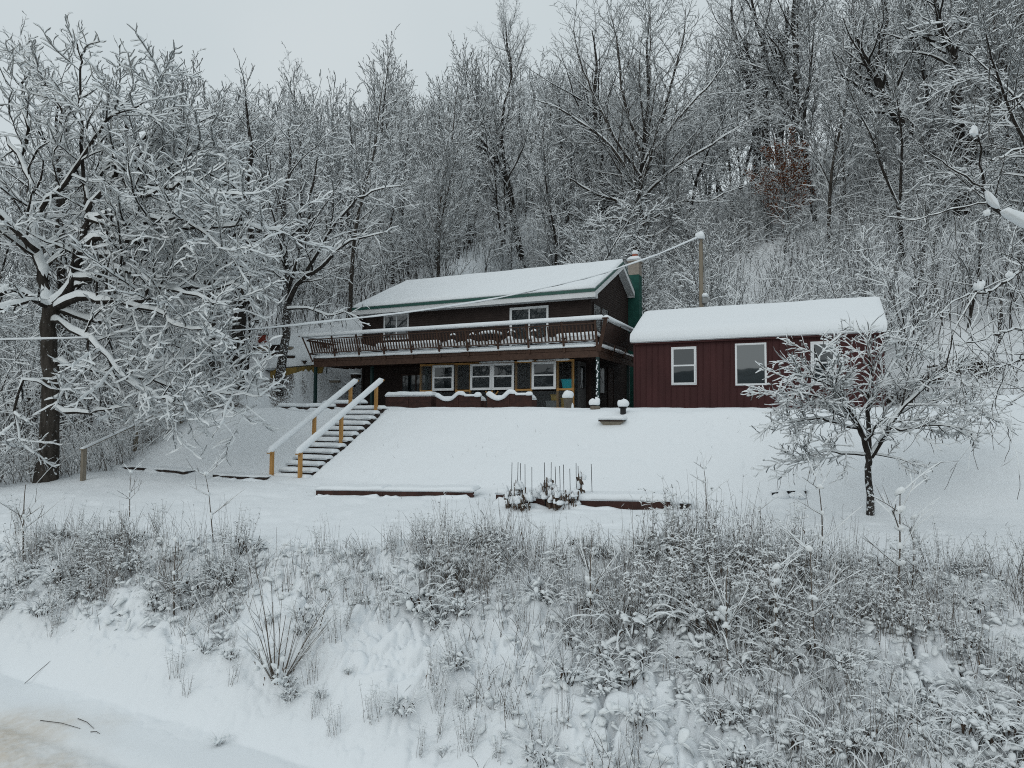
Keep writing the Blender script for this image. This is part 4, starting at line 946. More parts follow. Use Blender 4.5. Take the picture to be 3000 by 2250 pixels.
def chains_arrays(chs):
    P = np.concatenate([np.asarray(c[0], float) for c in chs]); Rr = np.concatenate([np.asarray(c[1], float) for c in chs])
    ln = np.array([len(c[0]) for c in chs]); cid = np.repeat(np.arange(len(chs)), ln); st_ = np.concatenate([[0], np.cumsum(ln)[:-1]])
    M = len(P); i = np.arange(M); first = np.zeros(M, bool); first[st_] = True; last = np.zeros(M, bool); last[st_+ln-1] = True
    nx = np.where(last, i, np.minimum(i+1, M-1)); pv = np.where(first, i, np.maximum(i-1, 0)); T = P[nx]-P[pv]
    T /= np.maximum(np.linalg.norm(T, axis=1), 1e-9)[:, None]
    av = np.zeros((len(chs), 3)); e = P[st_+ln-1]-P[st_]; av = e/np.maximum(np.linalg.norm(e, axis=1), 1e-9)[:, None]
    pos = (i-st_[cid])/np.maximum(ln[cid]-1, 1)
    return P, Rr, cid, T, av, first, last, pos
def tube_arrays(chs, k):
    P, Rr, cid, T, av, first, last, pos = chains_arrays(chs)
    ref = np.where(np.abs(av[:, 2:3]) < .75, np.array([[0, 0, 1.]]), np.array([[1., .2, 0]]))[cid]
    X = np.cross(T, ref); X /= np.maximum(np.linalg.norm(X, axis=1), 1e-6)[:, None]; Y = np.cross(T, X)
    a = np.arange(k)*2*pi/k; ca, sa = np.cos(a), np.sin(a)
    V = P[:, None, :]+Rr[:, None, None]*(X[:, None, :]*ca[None, :, None]+Y[:, None, :]*sa[None, :, None])
    b = np.nonzero(~last)[0]; j = np.arange(k); j2 = (j+1) % k
    F = np.stack([b[:, None]*k+j, b[:, None]*k+j2, (b[:, None]+1)*k+j2, (b[:, None]+1)*k+j], -1).reshape(-1, 4)
    return V.reshape(-1, 3), F
def snow_arrays(chs, hmin, wmin, hr=.9, seed=0, rich=False, thr=.30, patch=.15):
    """snow lying along the top of every branch that is not too steep"""
    P, Rr, cid, T, av, first, last, pos = chains_arrays(chs)
    rng = np.random.default_rng(seed)
    c = np.sqrt(np.clip(1-T[:, 2]**2, 0, 1)); am = np.clip((c-thr)/(.85-thr), 0, 1)
    am = am*(1-patch+patch*2*(rng.random(len(P))-.5))*np.where(rng.random(len(P)) < patch*.6, .15, 1)
    S = np.cross(T, [0, 0, 1.]); l = np.linalg.norm(S, axis=1); S /= np.maximum(l, 1e-6)[:, None]; U = np.cross(S, T)
    w = np.maximum(Rr*.98, wmin*np.minimum(1, .35+am)); h = (hmin+hr*np.minimum(Rr, .09)*.8)*am*(.75+.5*rng.random(len(P)))
    end = np.where(last, .45, 1); h = h*end; w = np.where(am < .05, Rr*.6, w*np.where(last, .6, 1))
    base = Rr*.25
    if rich: prof = [(-1, 0, .0), (-.92, .55, .55), (-.45, 1, .94), (.45, 1, .94), (.92, .55, .55), (1, 0, .0)]
    else: prof = [(-1, 0, .0), (0, 1, 1), (1, 0, .0)]
    k = len(prof); V = np.empty((len(P), k, 3))
    for j, (sx, a, hh) in enumerate(prof):
        V[:, j] = P+S*(w*sx)[:, None]+U*(base+(Rr*.6)*a+h*hh-np.where(a == 0, .2*h, 0))[:, None]
        if rich is False and a: V[:, j] += S*((rng.random(len(P))-.5)*w*.5)[:, None]
    b = np.nonzero(~last & ((am+np.roll(am, -1)) > .06))[0]; j = np.arange(k-1)
    F = np.stack([b[:, None]*k+j, b[:, None]*k+j+1, (b[:, None]+1)*k+j+1, (b[:, None]+1)*k+j], -1).reshape(-1, 4)
    return V.reshape(-1, 3), F
def merge(parts):
    V = []; F = []; o = 0
    for v, f in parts: V.append(v); F.append(f+o); o += len(v)
    return np.concatenate(V), np.concatenate(F)
def blob_arrays(C, rx, rz, rng, n=7):
    """little settled lumps of snow: C centres (m,3), rx, rz arrays"""
    a = np.arange(n)*2*pi/n; rows = [(-.3, .8), (.2, 1.0), (.62, .80), (.9, .42), (.97, .03)]
    V = np.empty((len(C), len(rows), n, 3)); q = .7+.6*rng.random((len(C), 1, n)); q = (q+np.roll(q, 1, 2))*.5+.14*(rng.random((len(C), len(rows), n))-.5); el = rng.uniform(0, pi, len(C)); lo_ = 1+1.1*rng.random(len(C))**1.5; tl = rng.normal(0, .38, len(C))
    for i, (z, r) in enumerate(rows):
        dx = rx[:, None]*r*np.cos(a)*q[:, i]*lo_[:, None]; dy = rx[:, None]*r*np.sin(a)*q[:, i]/lo_[:, None]**.5; V[:, i, :, 0] = C[:, 0:1]+dx*np.cos(el)[:, None]-dy*np.sin(el)[:, None]; V[:, i, :, 1] = C[:, 1:2]+dx*np.sin(el)[:, None]+dy*np.cos(el)[:, None]; V[:, i, :, 2] = C[:, 2:3]+rz[:, None]*(z+.5*(q[:, i]-1))+dx*tl[:, None]-np.abs(dx)*.25
    m = len(rows); b = (np.arange(len(C))*m*n)[:, None, None]; i = np.arange(m-1)[None, :, None]*n; j = np.arange(n)[None, None, :]; j2 = (j+1) % n
    F = np.stack([b+i+j, b+i+j2, b+i+n+j2, b+i+n+j], -1).reshape(-1, 4)
    F2 = []
    return V.reshape(-1, 3), F
def tree_meshes(T, nm, sides=(9, 6, 4, 3, 3), mats=(BARK, BARK, TWIG), hm=.03, wm=.02, hr=.9, seed=0, rich=1, thr=.3, patch=.15):
    """returns meshes (trunk, limbs, twigs, snow)"""
    mx = max(T.ch); trunk = tube_arrays(T.ch[0], sides[0]); out = {'trunk': np_mesh(nm+'_trunk', *trunk, mats[0])}
    mid = [tube_arrays(T.ch[l], sides[l]) for l in sorted(T.ch) if 0 < l < max(2, mx)]
    if mid: out['limbs'] = np_mesh(nm+'_limbs', *merge(mid), mats[1])
    if mx >= 2: out['crown'] = np_mesh(nm+'_twigs', *tube_arrays(T.ch[mx], 3), mats[2])
    sn = [snow_arrays(T.ch[l], hm*(1 if l < 2 else (.9 if l < mx else .75)), wm*(1 if l < mx else .8), hr, seed+l, l <= rich, thr, patch) for l in sorted(T.ch)]
    out['snow_clumps'] = np_mesh(nm+'_snow', *merge(sn), SNOWB)
    return out
def plant_tree(name, meshes, loc, rz=0., sc=1., label=None, cat='tree', group=None):
    e = empty(name, loc, rz); e.scale = (sc, sc, sc); tag(e, label, cat, group)
    for k, me in meshes.items(): obj(k, me, e)
    return e
def copy_tree(o, loc, rz, sc, tilt=(0, 0), label=None):
    c = o.copy(); COL.objects.link(c); c.location = loc; c.rotation_euler = (tilt[0], tilt[1], rz); c.scale = sc if isinstance(sc, tuple) else (sc, sc, sc)
    for ch in list(o.children):
        d = ch.copy(); d.parent = c; COL.objects.link(d)
    if label: c['label'] = label
    return c

# --- kinds of woodland tree
P_SLIM = dict(n=[14, 7, 4, 3], wob=[.05, .11, .16, .2], trop=[.03, .05, .03, .02], kids=[30, 11, 6], L=[15, 4.5, 1.6], start=[.20, .14, .12], ang=[48, 42, 40], len=[.34, .42, .42], sh=[.62, .45, .3], rk=[.42, .5, .55], rmin=.010, max=3, tip=.12, narrow=.35)
P_ASC = dict(P_SLIM, kids=[26, 12, 6], start=[.18, .12, .12], ang=[38, 34, 38], len=[.46, .40, .42], sh=[.60, .5, .3], trop=[.03, .07, .04, .03])
P_CROOK = dict(P_SLIM, wob=[.13, .2, .24, .25], kids=[22, 13, 6], start=[.26, .15, .12], ang=[62, 50, 45], len=[.42, .45, .42], trop=[.04, .02, .02, .01], sh=[.5, .4, .3])
P_SAP = dict(n=[9, 5, 3], wob=[.06, .12, .2], trop=[.03, .05, .03], kids=[15, 6], L=[6, 1.8], start=[.28, .15], ang=[44, 42], len=[.32, .38], sh=[.55, .4], rk=[.45, .55], rmin=.008, max=2, tip=.12)
P_BUSH = dict(P_SLIM, n=[9, 7, 5, 3], kids=[20, 9, 5], L=[7, 3.2, 1.2], start=[.12, .12, .1], ang=[52, 46, 42], len=[.5, .42, .42], rmin=.008, wob=[.09, .13, .18, .2])
def proto(kind, seed, h, r):
    T = Tree(seed); R = T.R
    pr = {'slim': P_SLIM, 'asc': P_ASC, 'crook': P_CROOK, 'sap': P_SAP, 'bush': P_BUSH}[kind.split('_')[0]]
    if kind.endswith('multi'):
        for k in range(R.randint(2, 3)):
            a = R.uniform(0, 6.28); grow(T, (.18*cos(a), .18*sin(a), -.3), _norm((.22*cos(a), .22*sin(a), 1)), h*R.uniform(.8, 1), r*R.uniform(.6, .85), 0, dict(pr, kids=[13]+pr['kids'][1:]))
    elif kind.endswith('fork'):
        L0 = h*R.uniform(.25, .4); b = R.uniform(0, 6.28)
        pts = [(0, 0, -.3), (.03, .02, L0*.5), (.0, .05, L0)]; T.add(0, pts, [r*1.15, r*.95, r*.85])
        for k in range(R.randint(2, 3)): a = b+k*2.3; grow(T, (0, .05, L0-.03), _norm((.36*cos(a), .36*sin(a), 1)), (h-L0)*R.uniform(.85, 1.05), r*.7, 0, dict(pr, start=[.12]+pr['start'][1:], kids=[14]+pr['kids'][1:]))
    else: grow(T, (0, 0, -.3), _norm((R.gauss(0, .05), R.gauss(0, .05), 1)), h, r, 0, pr)
    return T
# --- trees drawn limb by limb from survey points
def smooth_chain(P, rs, step, R, jit):
    P = [np.array(p) for p in P]; L = sum(np.linalg.norm(b-a) for a, b in zip(P[:-1], P[1:]))
    per = max(2, int(round(L/step/(len(P)-1)))); Q = smooth_pts(P, per); n = len(Q)
    out = []
    for i, q in enumerate(Q):
        j = jit if 0 < i < n-1 else 0; out.append(tuple(q+np.array([R.gauss(0, j), R.gauss(0, j), R.gauss(0, j)])))
    rr = list(np.interp(np.linspace(0, 1, n), np.linspace(0, 1, len(rs)), rs)); return out, rr, L
def limb_tree(seed, base, limbs, pr, step=.45, jit=.03):
    """limbs: (level, [(px, py)...], d start, d end, [radii], children, first child position)"""
    T = Tree(seed); b = np.array(base)
    for lev, pxs, d0, d1, rs, nk, start in limbs:
        n = len(pxs); ds = np.linspace(d0, d1, n)
        P = [at_d(x, y, d)-b for (x, y), d in zip(pxs, ds)]
        if lev == 0: P[0] = P[0]-[0, 0, .35]
        pts, rr, L = smooth_chain(P, rs, step, T.R, jit if lev else jit*.5); T.add(lev, pts, rr)
        dirs = [_norm(tuple(np.array(pts[min(i+1, len(pts)-1)])-np.array(pts[max(i-1, 0)]))) for i in range(len(pts))]
        if nk: sprout(T, pts, rr, dirs, L, lev, pr, nk, start)
    return T
P_OAK = dict(n=[9, 8, 7, 6], wob=[.1, .17, .20, .22], trop=[.02, .05, .045, .03], kids=[10, 14, 11], L=[8, 3.2, 1.3], start=[.3, .12, .12], ang=[62, 56, 48], len=[.42, .38, .38], sh=[.4, .35, .3], rk=[.45, .44, .48], rmin=.0050, max=3, tip=.2)
OD = 20.6; ob = at_d(138, 1412, OD); ob = np.array([ob[0], ob[1], Hs(ob[0], ob[1])])
O = OD
oak_limbs = [
 (0, [(138, 1415), (140, 1300), (148, 1180), (146, 1060), (140, 960), (150, 895)], O, O, [0.37, 0.274, 0.244, 0.229, 0.215, 0.222], 0, 0),
 (1, [(148, 900), (128, 820), (110, 735), (95, 640), (88, 560), (60, 480), (20, 400)], O, O+1.5, [0.2, 0.17, 0.148, 0.126, 0.104, 0.0814, 0.0444], 17, .15),
 (1, [(110, 735), (60, 690), (0, 630), (-90, 590)], O, O-1.2, [0.118, 0.0962, 0.074, 0.0444], 12, .2),
 (1, [(150, 900), (190, 860), (222, 800), (235, 730), (262, 640), (250, 560), (215, 480)], O, O+.6, [0.192, 0.17, 0.148, 0.126, 0.0962, 0.074, 0.0444], 14, .2),
 (1, [(160, 905), (235, 868), (289, 885), (339, 881), (375, 885), (416, 876), (436, 854), (452, 836), (500, 850), (542, 863), (624, 885), (680, 880)], O, O-1.5, [0.141, 0.118, 0.104, 0.0962, 0.0888, 0.0814, 0.074, 0.0666, 0.0592, 0.0444, 0.0296, 0.0148], 23, .15),
 (1, [(362, 888), (452, 908), (488, 930), (520, 949), (610, 962), (660, 985)], O-.6, O-2.2, [0.0592, 0.0518, 0.0444, 0.037, 0.0222, 0.0111], 16, .1),
 (1, [(222, 815), (270, 808), (335, 786), (393, 800), (452, 818), (533, 840), (606, 845), (680, 838), (740, 860)], O+.2, O-.8, [0.126, 0.111, 0.0962, 0.0814, 0.074, 0.0592, 0.0444, 0.0296, 0.0148], 22, .2),
 (1, [(235, 740), (280, 700), (325, 696), (407, 705), (452, 678), (466, 655), (497, 669), (633, 665), (723, 669), (800, 672), (850, 690)], O+.3, O-.4, [0.126, 0.111, 0.0962, 0.0814, 0.074, 0.0666, 0.0592, 0.0444, 0.037, 0.0222, 0.0111], 26, .15),
 (1, [(255, 620), (300, 560), (362, 493), (452, 497), (529, 479), (551, 447), (600, 430), (680, 438)], O+.4, O+1.2, [0.0962, 0.0888, 0.074, 0.0666, 0.0518, 0.0444, 0.0296, 0.0148], 22, .2),
 (1, [(262, 640), (320, 630), (398, 583), (480, 560), (560, 530), (640, 560), (720, 575)], O+.4, O-1.4, [0.0888, 0.0814, 0.0666, 0.0592, 0.0444, 0.0296, 0.0148], 22, .2),
 (1, [(398, 583), (362, 520), (385, 450), (425, 402), (457, 393), (488, 380), (579, 366), (640, 330)], O+.3, O+1.5, [0.0666, 0.0592, 0.0518, 0.0444, 0.037, 0.037, 0.0296, 0.0111], 17, .2),
 (1, [(150, 940), (180, 944), (235, 985), (289, 1021), (343, 1084), (407, 1134), (466, 1165), (511, 1175), (545, 1190)], O, O-2.2, [0.0962, 0.0888, 0.074, 0.0666, 0.0592, 0.0518, 0.037, 0.0296, 0.0148], 20, .25),
 (1, [(155, 1060), (200, 1072), (253, 1084), (343, 1102), (443, 1111), (542, 1139), (624, 1152), (705, 1157), (768, 1161)], O, O-1.2, [0.0888, 0.074, 0.0666, 0.0592, 0.0518, 0.0444, 0.0333, 0.0222, 0.0111], 26, .2),
 (1, [(155, 1195), (226, 1211), (289, 1202), (343, 1193), (390, 1188)], O, O-1, [0.074, 0.0592, 0.0444, 0.0296, 0.0148], 12, .3),
 (1, [(140, 880), (60, 855), (0, 862), (-80, 880)], O, O-1, [0.118, 0.0962, 0.074, 0.0444], 12, .2),
 (1, [(145, 900), (95, 885), (0, 905), (-90, 960)], O, O-2, [0.0962, 0.074, 0.0592, 0.0296], 12, .2),
 (1, [(215, 480), (185, 271+120), (172, 300), (131, 240), (86, 160)], O+.6, O+1.2, [0.0666, 0.0518, 0.0444, 0.037, 0.0148], 17, .1),
 (1, [(250, 560), (240, 420), (226, 300), (237, 200), (226, 128)], O+.5, O+.2, [0.0666, 0.0518, 0.0407, 0.0333, 0.0222], 13, .1),
 (1, [(60, 480), (80, 380), (60, 280), (70, 200), (40, 150)], O+1.5, O+2.2, [0.0666, 0.0518, 0.0444, 0.0296, 0.0148], 16, .1),
 (1, [(250, 560), (330, 470), (370, 380), (350, 300), (330, 210)], O+.6, O+1.8, [0.0666, 0.0555, 0.0444, 0.0333, 0.0148], 17, .1),
 (1, [(300, 560), (420, 440), (470, 330), (450, 260), (480, 190)], O+1, O+2.5, [0.0592, 0.0481, 0.037, 0.0296, 0.0111], 17, .15),
 (1, [(255, 640), (350, 660), (450, 640), (560, 650), (650, 720), (700, 730)], O+.4, O-1.8, [.085, .07, .06, .045, .03, .012], 20, .15),
 (1, [(300, 560), (420, 540), (520, 500), (640, 520), (760, 600)], O+.6, O+2, [.085, .07, .055, .04, .012], 20, .15),
 (1, [(235, 740), (330, 740), (430, 760), (560, 750), (700, 790), (800, 780)], O+.2, O+1.4, [.10, .085, .07, .055, .035, .012], 22, .15),
 (1, [(425, 402), (520, 430), (620, 470), (700, 520)], O+.9, O+2.6, [.05, .04, .03, .012], 16, .1),
 (1, [(95, 640), (160, 560), (260, 430), (330, 340), (420, 300)], O+.8, O-.6, [.08, .07, .055, .04, .012], 20, .2),
 (1, [(160, 905), (260, 940), (370, 960), (480, 1000), (580, 1040), (680, 1060)], O, O+1.6, [.09, .075, .06, .045, .03, .012], 20, .2),
 (1, [(135, 1130), (70, 1115), (45, 1200), (60, 1300), (100, 1330)], O-.3, O-.8, [0.0444, 0.0407, 0.037, 0.0333, 0.0222], 6, .3),
]
T = limb_tree(101, ob, oak_limbs, P_OAK, .38, .045)
plant_tree('oak_tree', tree_meshes(T, 'oak', (16, 8, 5, 3), (BARK, BARKD, TWIG), .060, .034, 1.1, 5, 2, .18, .20), tuple(ob), label='big gnarled oak with long level snow laden limbs at the edge of the lawn', cat='tree')
P_MED = dict(P_OAK, wob=[.06, .13, .18, .22], kids=[10, 8, 5], ang=[50, 46, 42], trop=[.03, .05, .03, .02], max=3)
def feature(name, label, px, py, d, limbs, seed, pr=P_MED, mats=(BARKD, BARKD, TWIG), hm=.044, wm=.025, step=.5, jit=.03, sides=(10, 6, 4, 3), z=None, rich=1, cat='tree'):
    p = at_d(px, py, d); b = np.array([p[0], p[1], Hs(p[0], p[1]) if z is None else z])
    # the survey depth is nudged so that the base sits on the ground where it is seen
    g = ground_hit(px, py) if z is None else b
    if z is None and abs(g[1]-d) < .5*d: b = g
    sc = b[1]/d; limbs = [(l, p_, d0*sc, d1*sc, [r*sc for r in rs], nk, s0) for l, p_, d0, d1, rs, nk, s0 in limbs]
    T = limb_tree(seed, b, limbs, pr, step, jit)
    return plant_tree(name, tree_meshes(T, name+str(seed), sides, mats, hm, wm, .9, seed, rich, .28, .25), tuple(b), label=label, cat=cat)
feature('leaning_tree', 'slim snow flecked tree with one long white limb, left of the deck', 815, 1135, 28, [
 (0, [(815, 1137), (826, 1060), (838, 980), (842, 900), (848, 840), (838, 770), (828, 680), (836, 580), (850, 470), (846, 380)], 28, 28.6, [.24, .19, .17, .16, .15, .13, .11, .09, .06, .03], 16, .3),
 (1, [(845, 885), (862, 850), (885, 820), (920, 795), (960, 765), (1000, 722), (1060, 695), (1130, 680)], 28, 27, [.12, .11, .10, .09, .08, .06, .04, .015], 12, .25),
 (1, [(843, 905), (900, 905), (960, 925), (1010, 915), (1060, 935)], 28, 26.5, [.06, .05, .04, .03, .012], 8, .2),
 (1, [(845, 840), (880, 740), (905, 640), (915, 540), (930, 460)], 28.2, 28.8, [.10, .085, .07, .05, .02], 12, .2),
 (1, [(840, 780), (790, 690), (760, 600), (765, 500), (740, 420)], 28, 29, [.09, .075, .06, .045, .02], 11, .2),
 (1, [(885, 820), (960, 690), (1030, 600), (1090, 560), (1180, 545)], 28, 27.4, [.08, .065, .05, .035, .015], 12, .2)], 21, dict(P_MED, wob=[.06, .15, .2, .22]), (BARKF, BARKD, TWIG))
feature('forest_tree', 'stout dark double trunk between the big oak and the leaning tree', 693, 1135, 29, [
 (0, [(690, 1137), (698, 1050), (700, 960), (705, 860), (715, 780)], 29, 29.2, [.40, .31, .28, .25, .22], 0, 0),
 (1, [(705, 870), (690, 740), (670, 600), (660, 470), (640, 360)], 29, 30, [.2, .17, .13, .09, .03], 15, .2),
 (1, [(712, 800), (735, 690), (722, 560), (735, 430), (720, 300)], 29, 29.5, [.18, .15, .12, .08, .03], 15, .2),
 (1, [(705, 900), (735, 880), (745, 930), (740, 955)], 28.9, 28.6, [.10, .09, .085, .05], 2, .3)], 22)
feature('forest_tree', 'thin straight dark trunk just right of the grey handrail', 622, 1165, 27.5, [
 (0, [(622, 1167), (620, 1060), (624, 960), (612, 850), (618, 720), (600, 560), (612, 420)], 27.5, 28, [.15, .125, .115, .10, .09, .06, .02], 20, .35)], 23)
feature('forest_tree', 'dark trunk standing close behind the big oak', 190, 1180, 25, [
 (0, [(190, 1182), (192, 1080), (186, 960), (188, 840), (175, 700), (180, 560), (165, 420), (170, 300)], 25, 26, [.30, .25, .23, .20, .17, .12, .08, .03], 22, .35)], 24)
feature('forest_tree', 'twin dark trunks standing deep in the woods right of the big oak', 435, 1025, 34, [
 (0, [(435, 1027), (440, 930), (432, 820), (440, 690), (430, 540), (445, 400)], 34, 35, [.36, .30, .26, .20, .13, .04], 20, .35),
 (1, [(440, 930), (452, 800), (470, 660), (465, 520), (480, 380)], 34, 34, [.2, .18, .15, .1, .03], 16, .3)], 25)
# the broad tree behind the chimney
P_FAN = dict(P_MED, n=[9, 9, 6, 4], wob=[.05, .09, .15, .2], kids=[10, 12, 6], ang=[42, 40, 38], trop=[.02, .05, .03, .02], len=[.4, .34, .38])
feature('maple_tree', 'broad fan shaped tree with ascending snowy limbs behind the chimney', 1850, 850, 47, [
 (0, [(1852, 855), (1856, 760), (1862, 690), (1868, 630), (1872, 560), (1885, 470), (1890, 380), (1900, 280), (1895, 160), (1905, 40)], 47, 48, [0.409, 0.33, 0.304, 0.277, 0.224, 0.185, 0.145, 0.112, 0.0792, 0.033], 33, .35),
 (1, [(1870, 600), (1840, 510), (1790, 430), (1720, 370), (1640, 320), (1560, 290)], 47, 45, [0.172, 0.145, 0.119, 0.0858, 0.0528, 0.0198], 24, .15),
 (1, [(1868, 620), (1820, 590), (1750, 570), (1680, 530), (1620, 500), (1530, 480)], 47, 46, [0.132, 0.112, 0.0924, 0.066, 0.0462, 0.0198], 22, .15),
 (1, [(1872, 560), (1900, 470), (1960, 380), (2030, 300), (2100, 220), (2160, 120)], 47, 46, [0.172, 0.145, 0.119, 0.0858, 0.0594, 0.0198], 27, .15),
 (1, [(1872, 590), (1930, 530), (2010, 470), (2090, 420), (2170, 370), (2230, 340)], 47, 45.5, [0.145, 0.119, 0.0924, 0.066, 0.0462, 0.0198], 24, .15),
 (1, [(1885, 470), (1850, 360), (1820, 250), (1810, 140), (1790, 40)], 47.5, 48, [0.132, 0.112, 0.0858, 0.0594, 0.0198], 24, .2),
 (1, [(1885, 480), (1940, 350), (1970, 230), (2000, 120), (2010, 20)], 47.5, 48.5, [0.132, 0.112, 0.0858, 0.0594, 0.0198], 24, .2),
 (1, [(1880, 520), (1800, 400), (1740, 280), (1700, 180), (1680, 90)], 47, 47.5, [0.119, 0.099, 0.0792, 0.0528, 0.0198], 22, .2),
 (1, [(1862, 660), (1800, 640), (1730, 650), (1660, 625), (1590, 640), (1520, 655)], 46.8, 44.5, [0.112, 0.0924, 0.0726, 0.0528, 0.033, 0.0132], 22, .2),
 (1, [(1862, 690), (1800, 700), (1740, 725), (1670, 735)], 46.8, 45, [0.0858, 0.066, 0.0462, 0.0132], 14, .2),
 (1, [(1864, 670), (1930, 630), (2000, 590), (2070, 590), (2140, 560), (2210, 540)], 46.8, 44.5, [0.112, 0.0924, 0.0726, 0.0528, 0.033, 0.0132], 22, .2),
 (1, [(1862, 700), (1920, 690), (1980, 655), (2040, 640), (2100, 660)], 46.8, 45, [0.0924, 0.0726, 0.0528, 0.033, 0.0132], 16, .2)], 31, P_FAN, (BARKD, BARK, TWIG), .042, .030, .8)
feature('forest_tree', 'pair of dark bent trunks just left of the broad tree', 1785, 800, 52, [
 (0, [(1785, 802), (1782, 700), (1775, 600), (1765, 500), (1752, 400), (1740, 300), (1748, 190), (1735, 90)], 52, 53, [.40, .33, .30, .26, .22, .17, .10, .04], 18, .45),
 (1, [(1780, 690), (1760, 640), (1740, 560), (1715, 490), (1690, 440), (1650, 390)], 52, 51, [.22, .2, .17, .13, .08, .03], 10, .3)], 32)
feature('leaning_tree', 'dark trunk leaning left with a forked top above the middle of the roof', 1535, 800, 50, [
 (0, [(1535, 802), (1520, 720), (1505, 640), (1495, 570), (1475, 500), (1450, 460), (1420, 420), (1385, 375), (1350, 340)], 50, 49, [.30, .27, .25, .23, .20, .17, .13, .09, .04], 13, .35),
 (1, [(1450, 462), (1400, 428), (1350, 420), (1300, 425)], 49.2, 48, [.12, .10, .07, .02], 9, .2),
 (1, [(1480, 510), (1470, 400), (1480, 300), (1500, 220), (1490, 140)], 49.6, 50, [.14, .12, .09, .06, .02], 14, .2),
 (1, [(1500, 600), (1470, 580), (1440, 560), (1420, 530)], 49.8, 49, [.08, .07, .05, .02], 6, .3)], 33)
feature('forest_tree', 'tall dark slender trunk on the skyline right of the sky gap', 1498, 420, 82, [
 (0, [(1500, 425), (1502, 290), (1496, 200), (1485, 130), (1482, 60)], 82, 82, [.30, .22, .17, .11, .03], 20, .30)], 34, P_FAN, z=None)
# dark trunks upper right
for (a, lab, sd) in (
 ([(2215, 420), (2205, 340), (2195, 260), (2175, 180), (2150, 90), (2140, 20)], 'leftmost dark trunk of the row above the rust leaved tree', 41),
 ([(2245, 420), (2240, 330), (2242, 230), (2240, 140), (2215, 60), (2200, -10)], 'thin dark trunk second from the left above the rust leaved tree', 42),
 ([(2283, 425), (2292, 340), (2297, 250), (2280, 190), (2300, 120), (2310, 20)], 'crooked dark trunk directly above the rust leaved tree', 43),
 ([(2328, 420), (2330, 320), (2332, 220), (2330, 130), (2322, 60), (2330, -30)], 'straight dark trunk at the right end of the row above the rust leaved tree', 44)):
    d = 58+sd % 3*2
    feature('forest_tree', lab, a[0][0], 560, d, [(0, [(a[0][0]-4, 562), (a[0][0], 490)]+a, d, d+1, [.42, .36, .34, .31, .28, .24, .17, .07], 22, .35)], sd, P_FAN, z=None)
feature('leaning_tree', 'thick dark trunk leaning to the left in the upper right woods', 2740, 560, 44, [
 (0, [(2760, 600), (2725, 470), (2700, 420), (2660, 370), (2620, 325), (2590, 285), (2570, 240), (2552, 200), (2530, 160), (2510, 110)], 44, 43, [.54, .46, .42, .39, .35, .31, .27, .22, .16, .06], 14, .4),
 (1, [(2575, 240), (2568, 180), (2585, 120), (2600, 60), (2590, 0)], 43.4, 43, [.15, .13, .1, .07, .03], 13, .2),
 (1, [(2572, 238), (2520, 225), (2480, 190), (2440, 150)], 43.4, 43, [.10, .08, .06, .02], 8, .2),
 (1, [(2690, 405), (2740, 330), (2770, 270), (2800, 200)], 43.8, 45, [.18, .15, .11, .05], 9, .2)], 45, dict(P_MED, wob=[.08, .16, .2, .22]))
feature('forest_tree', 'tall dark trunk with level snowy arm in the upper right woods', 2805, 600, 42, [
 (0, [(2805, 602), (2803, 480), (2805, 400), (2808, 320), (2800, 250), (2795, 180), (2780, 130), (2755, 80), (2745, 20), (2720, -60)], 42, 41, [.50, .41, .38, .34, .30, .27, .23, .18, .12, .05], 16, .45),
 (1, [(2775, 130), (2730, 115), (2690, 108), (2640, 112), (2600, 100)], 41.5, 41, [.10, .09, .08, .06, .02], 10, .2),
 (1, [(2796, 170), (2815, 110), (2820, 50), (2850, 0), (2880, -40)], 41.6, 42, [.13, .11, .09, .06, .03], 9, .2),
 (1, [(2795, 140), (2850, 165), (2900, 190), (2940, 210)], 41.6, 40, [.06, .05, .04, .015], 6, .2)], 46)
feature('leaning_tree', 'dark crooked trunk leaning right at the right edge of the woods', 2820, 620, 36, [
 (0, [(2815, 622), (2838, 480), (2850, 410), (2880, 350), (2915, 280), (2935, 200), (2955, 130), (2975, 70), (3010, 10)], 36, 34, [.48, .40, .37, .35, .32, .28, .22, .15, .06], 14, .4),
 (1, [(2865, 385), (2900, 380), (2930, 378)], 35.6, 35, [.08, .06, .03], 4, .3),
 (1, [(2925, 250), (2990, 190), (3050, 130)], 35, 34.5, [.12, .09, .04], 6, .2)], 47)
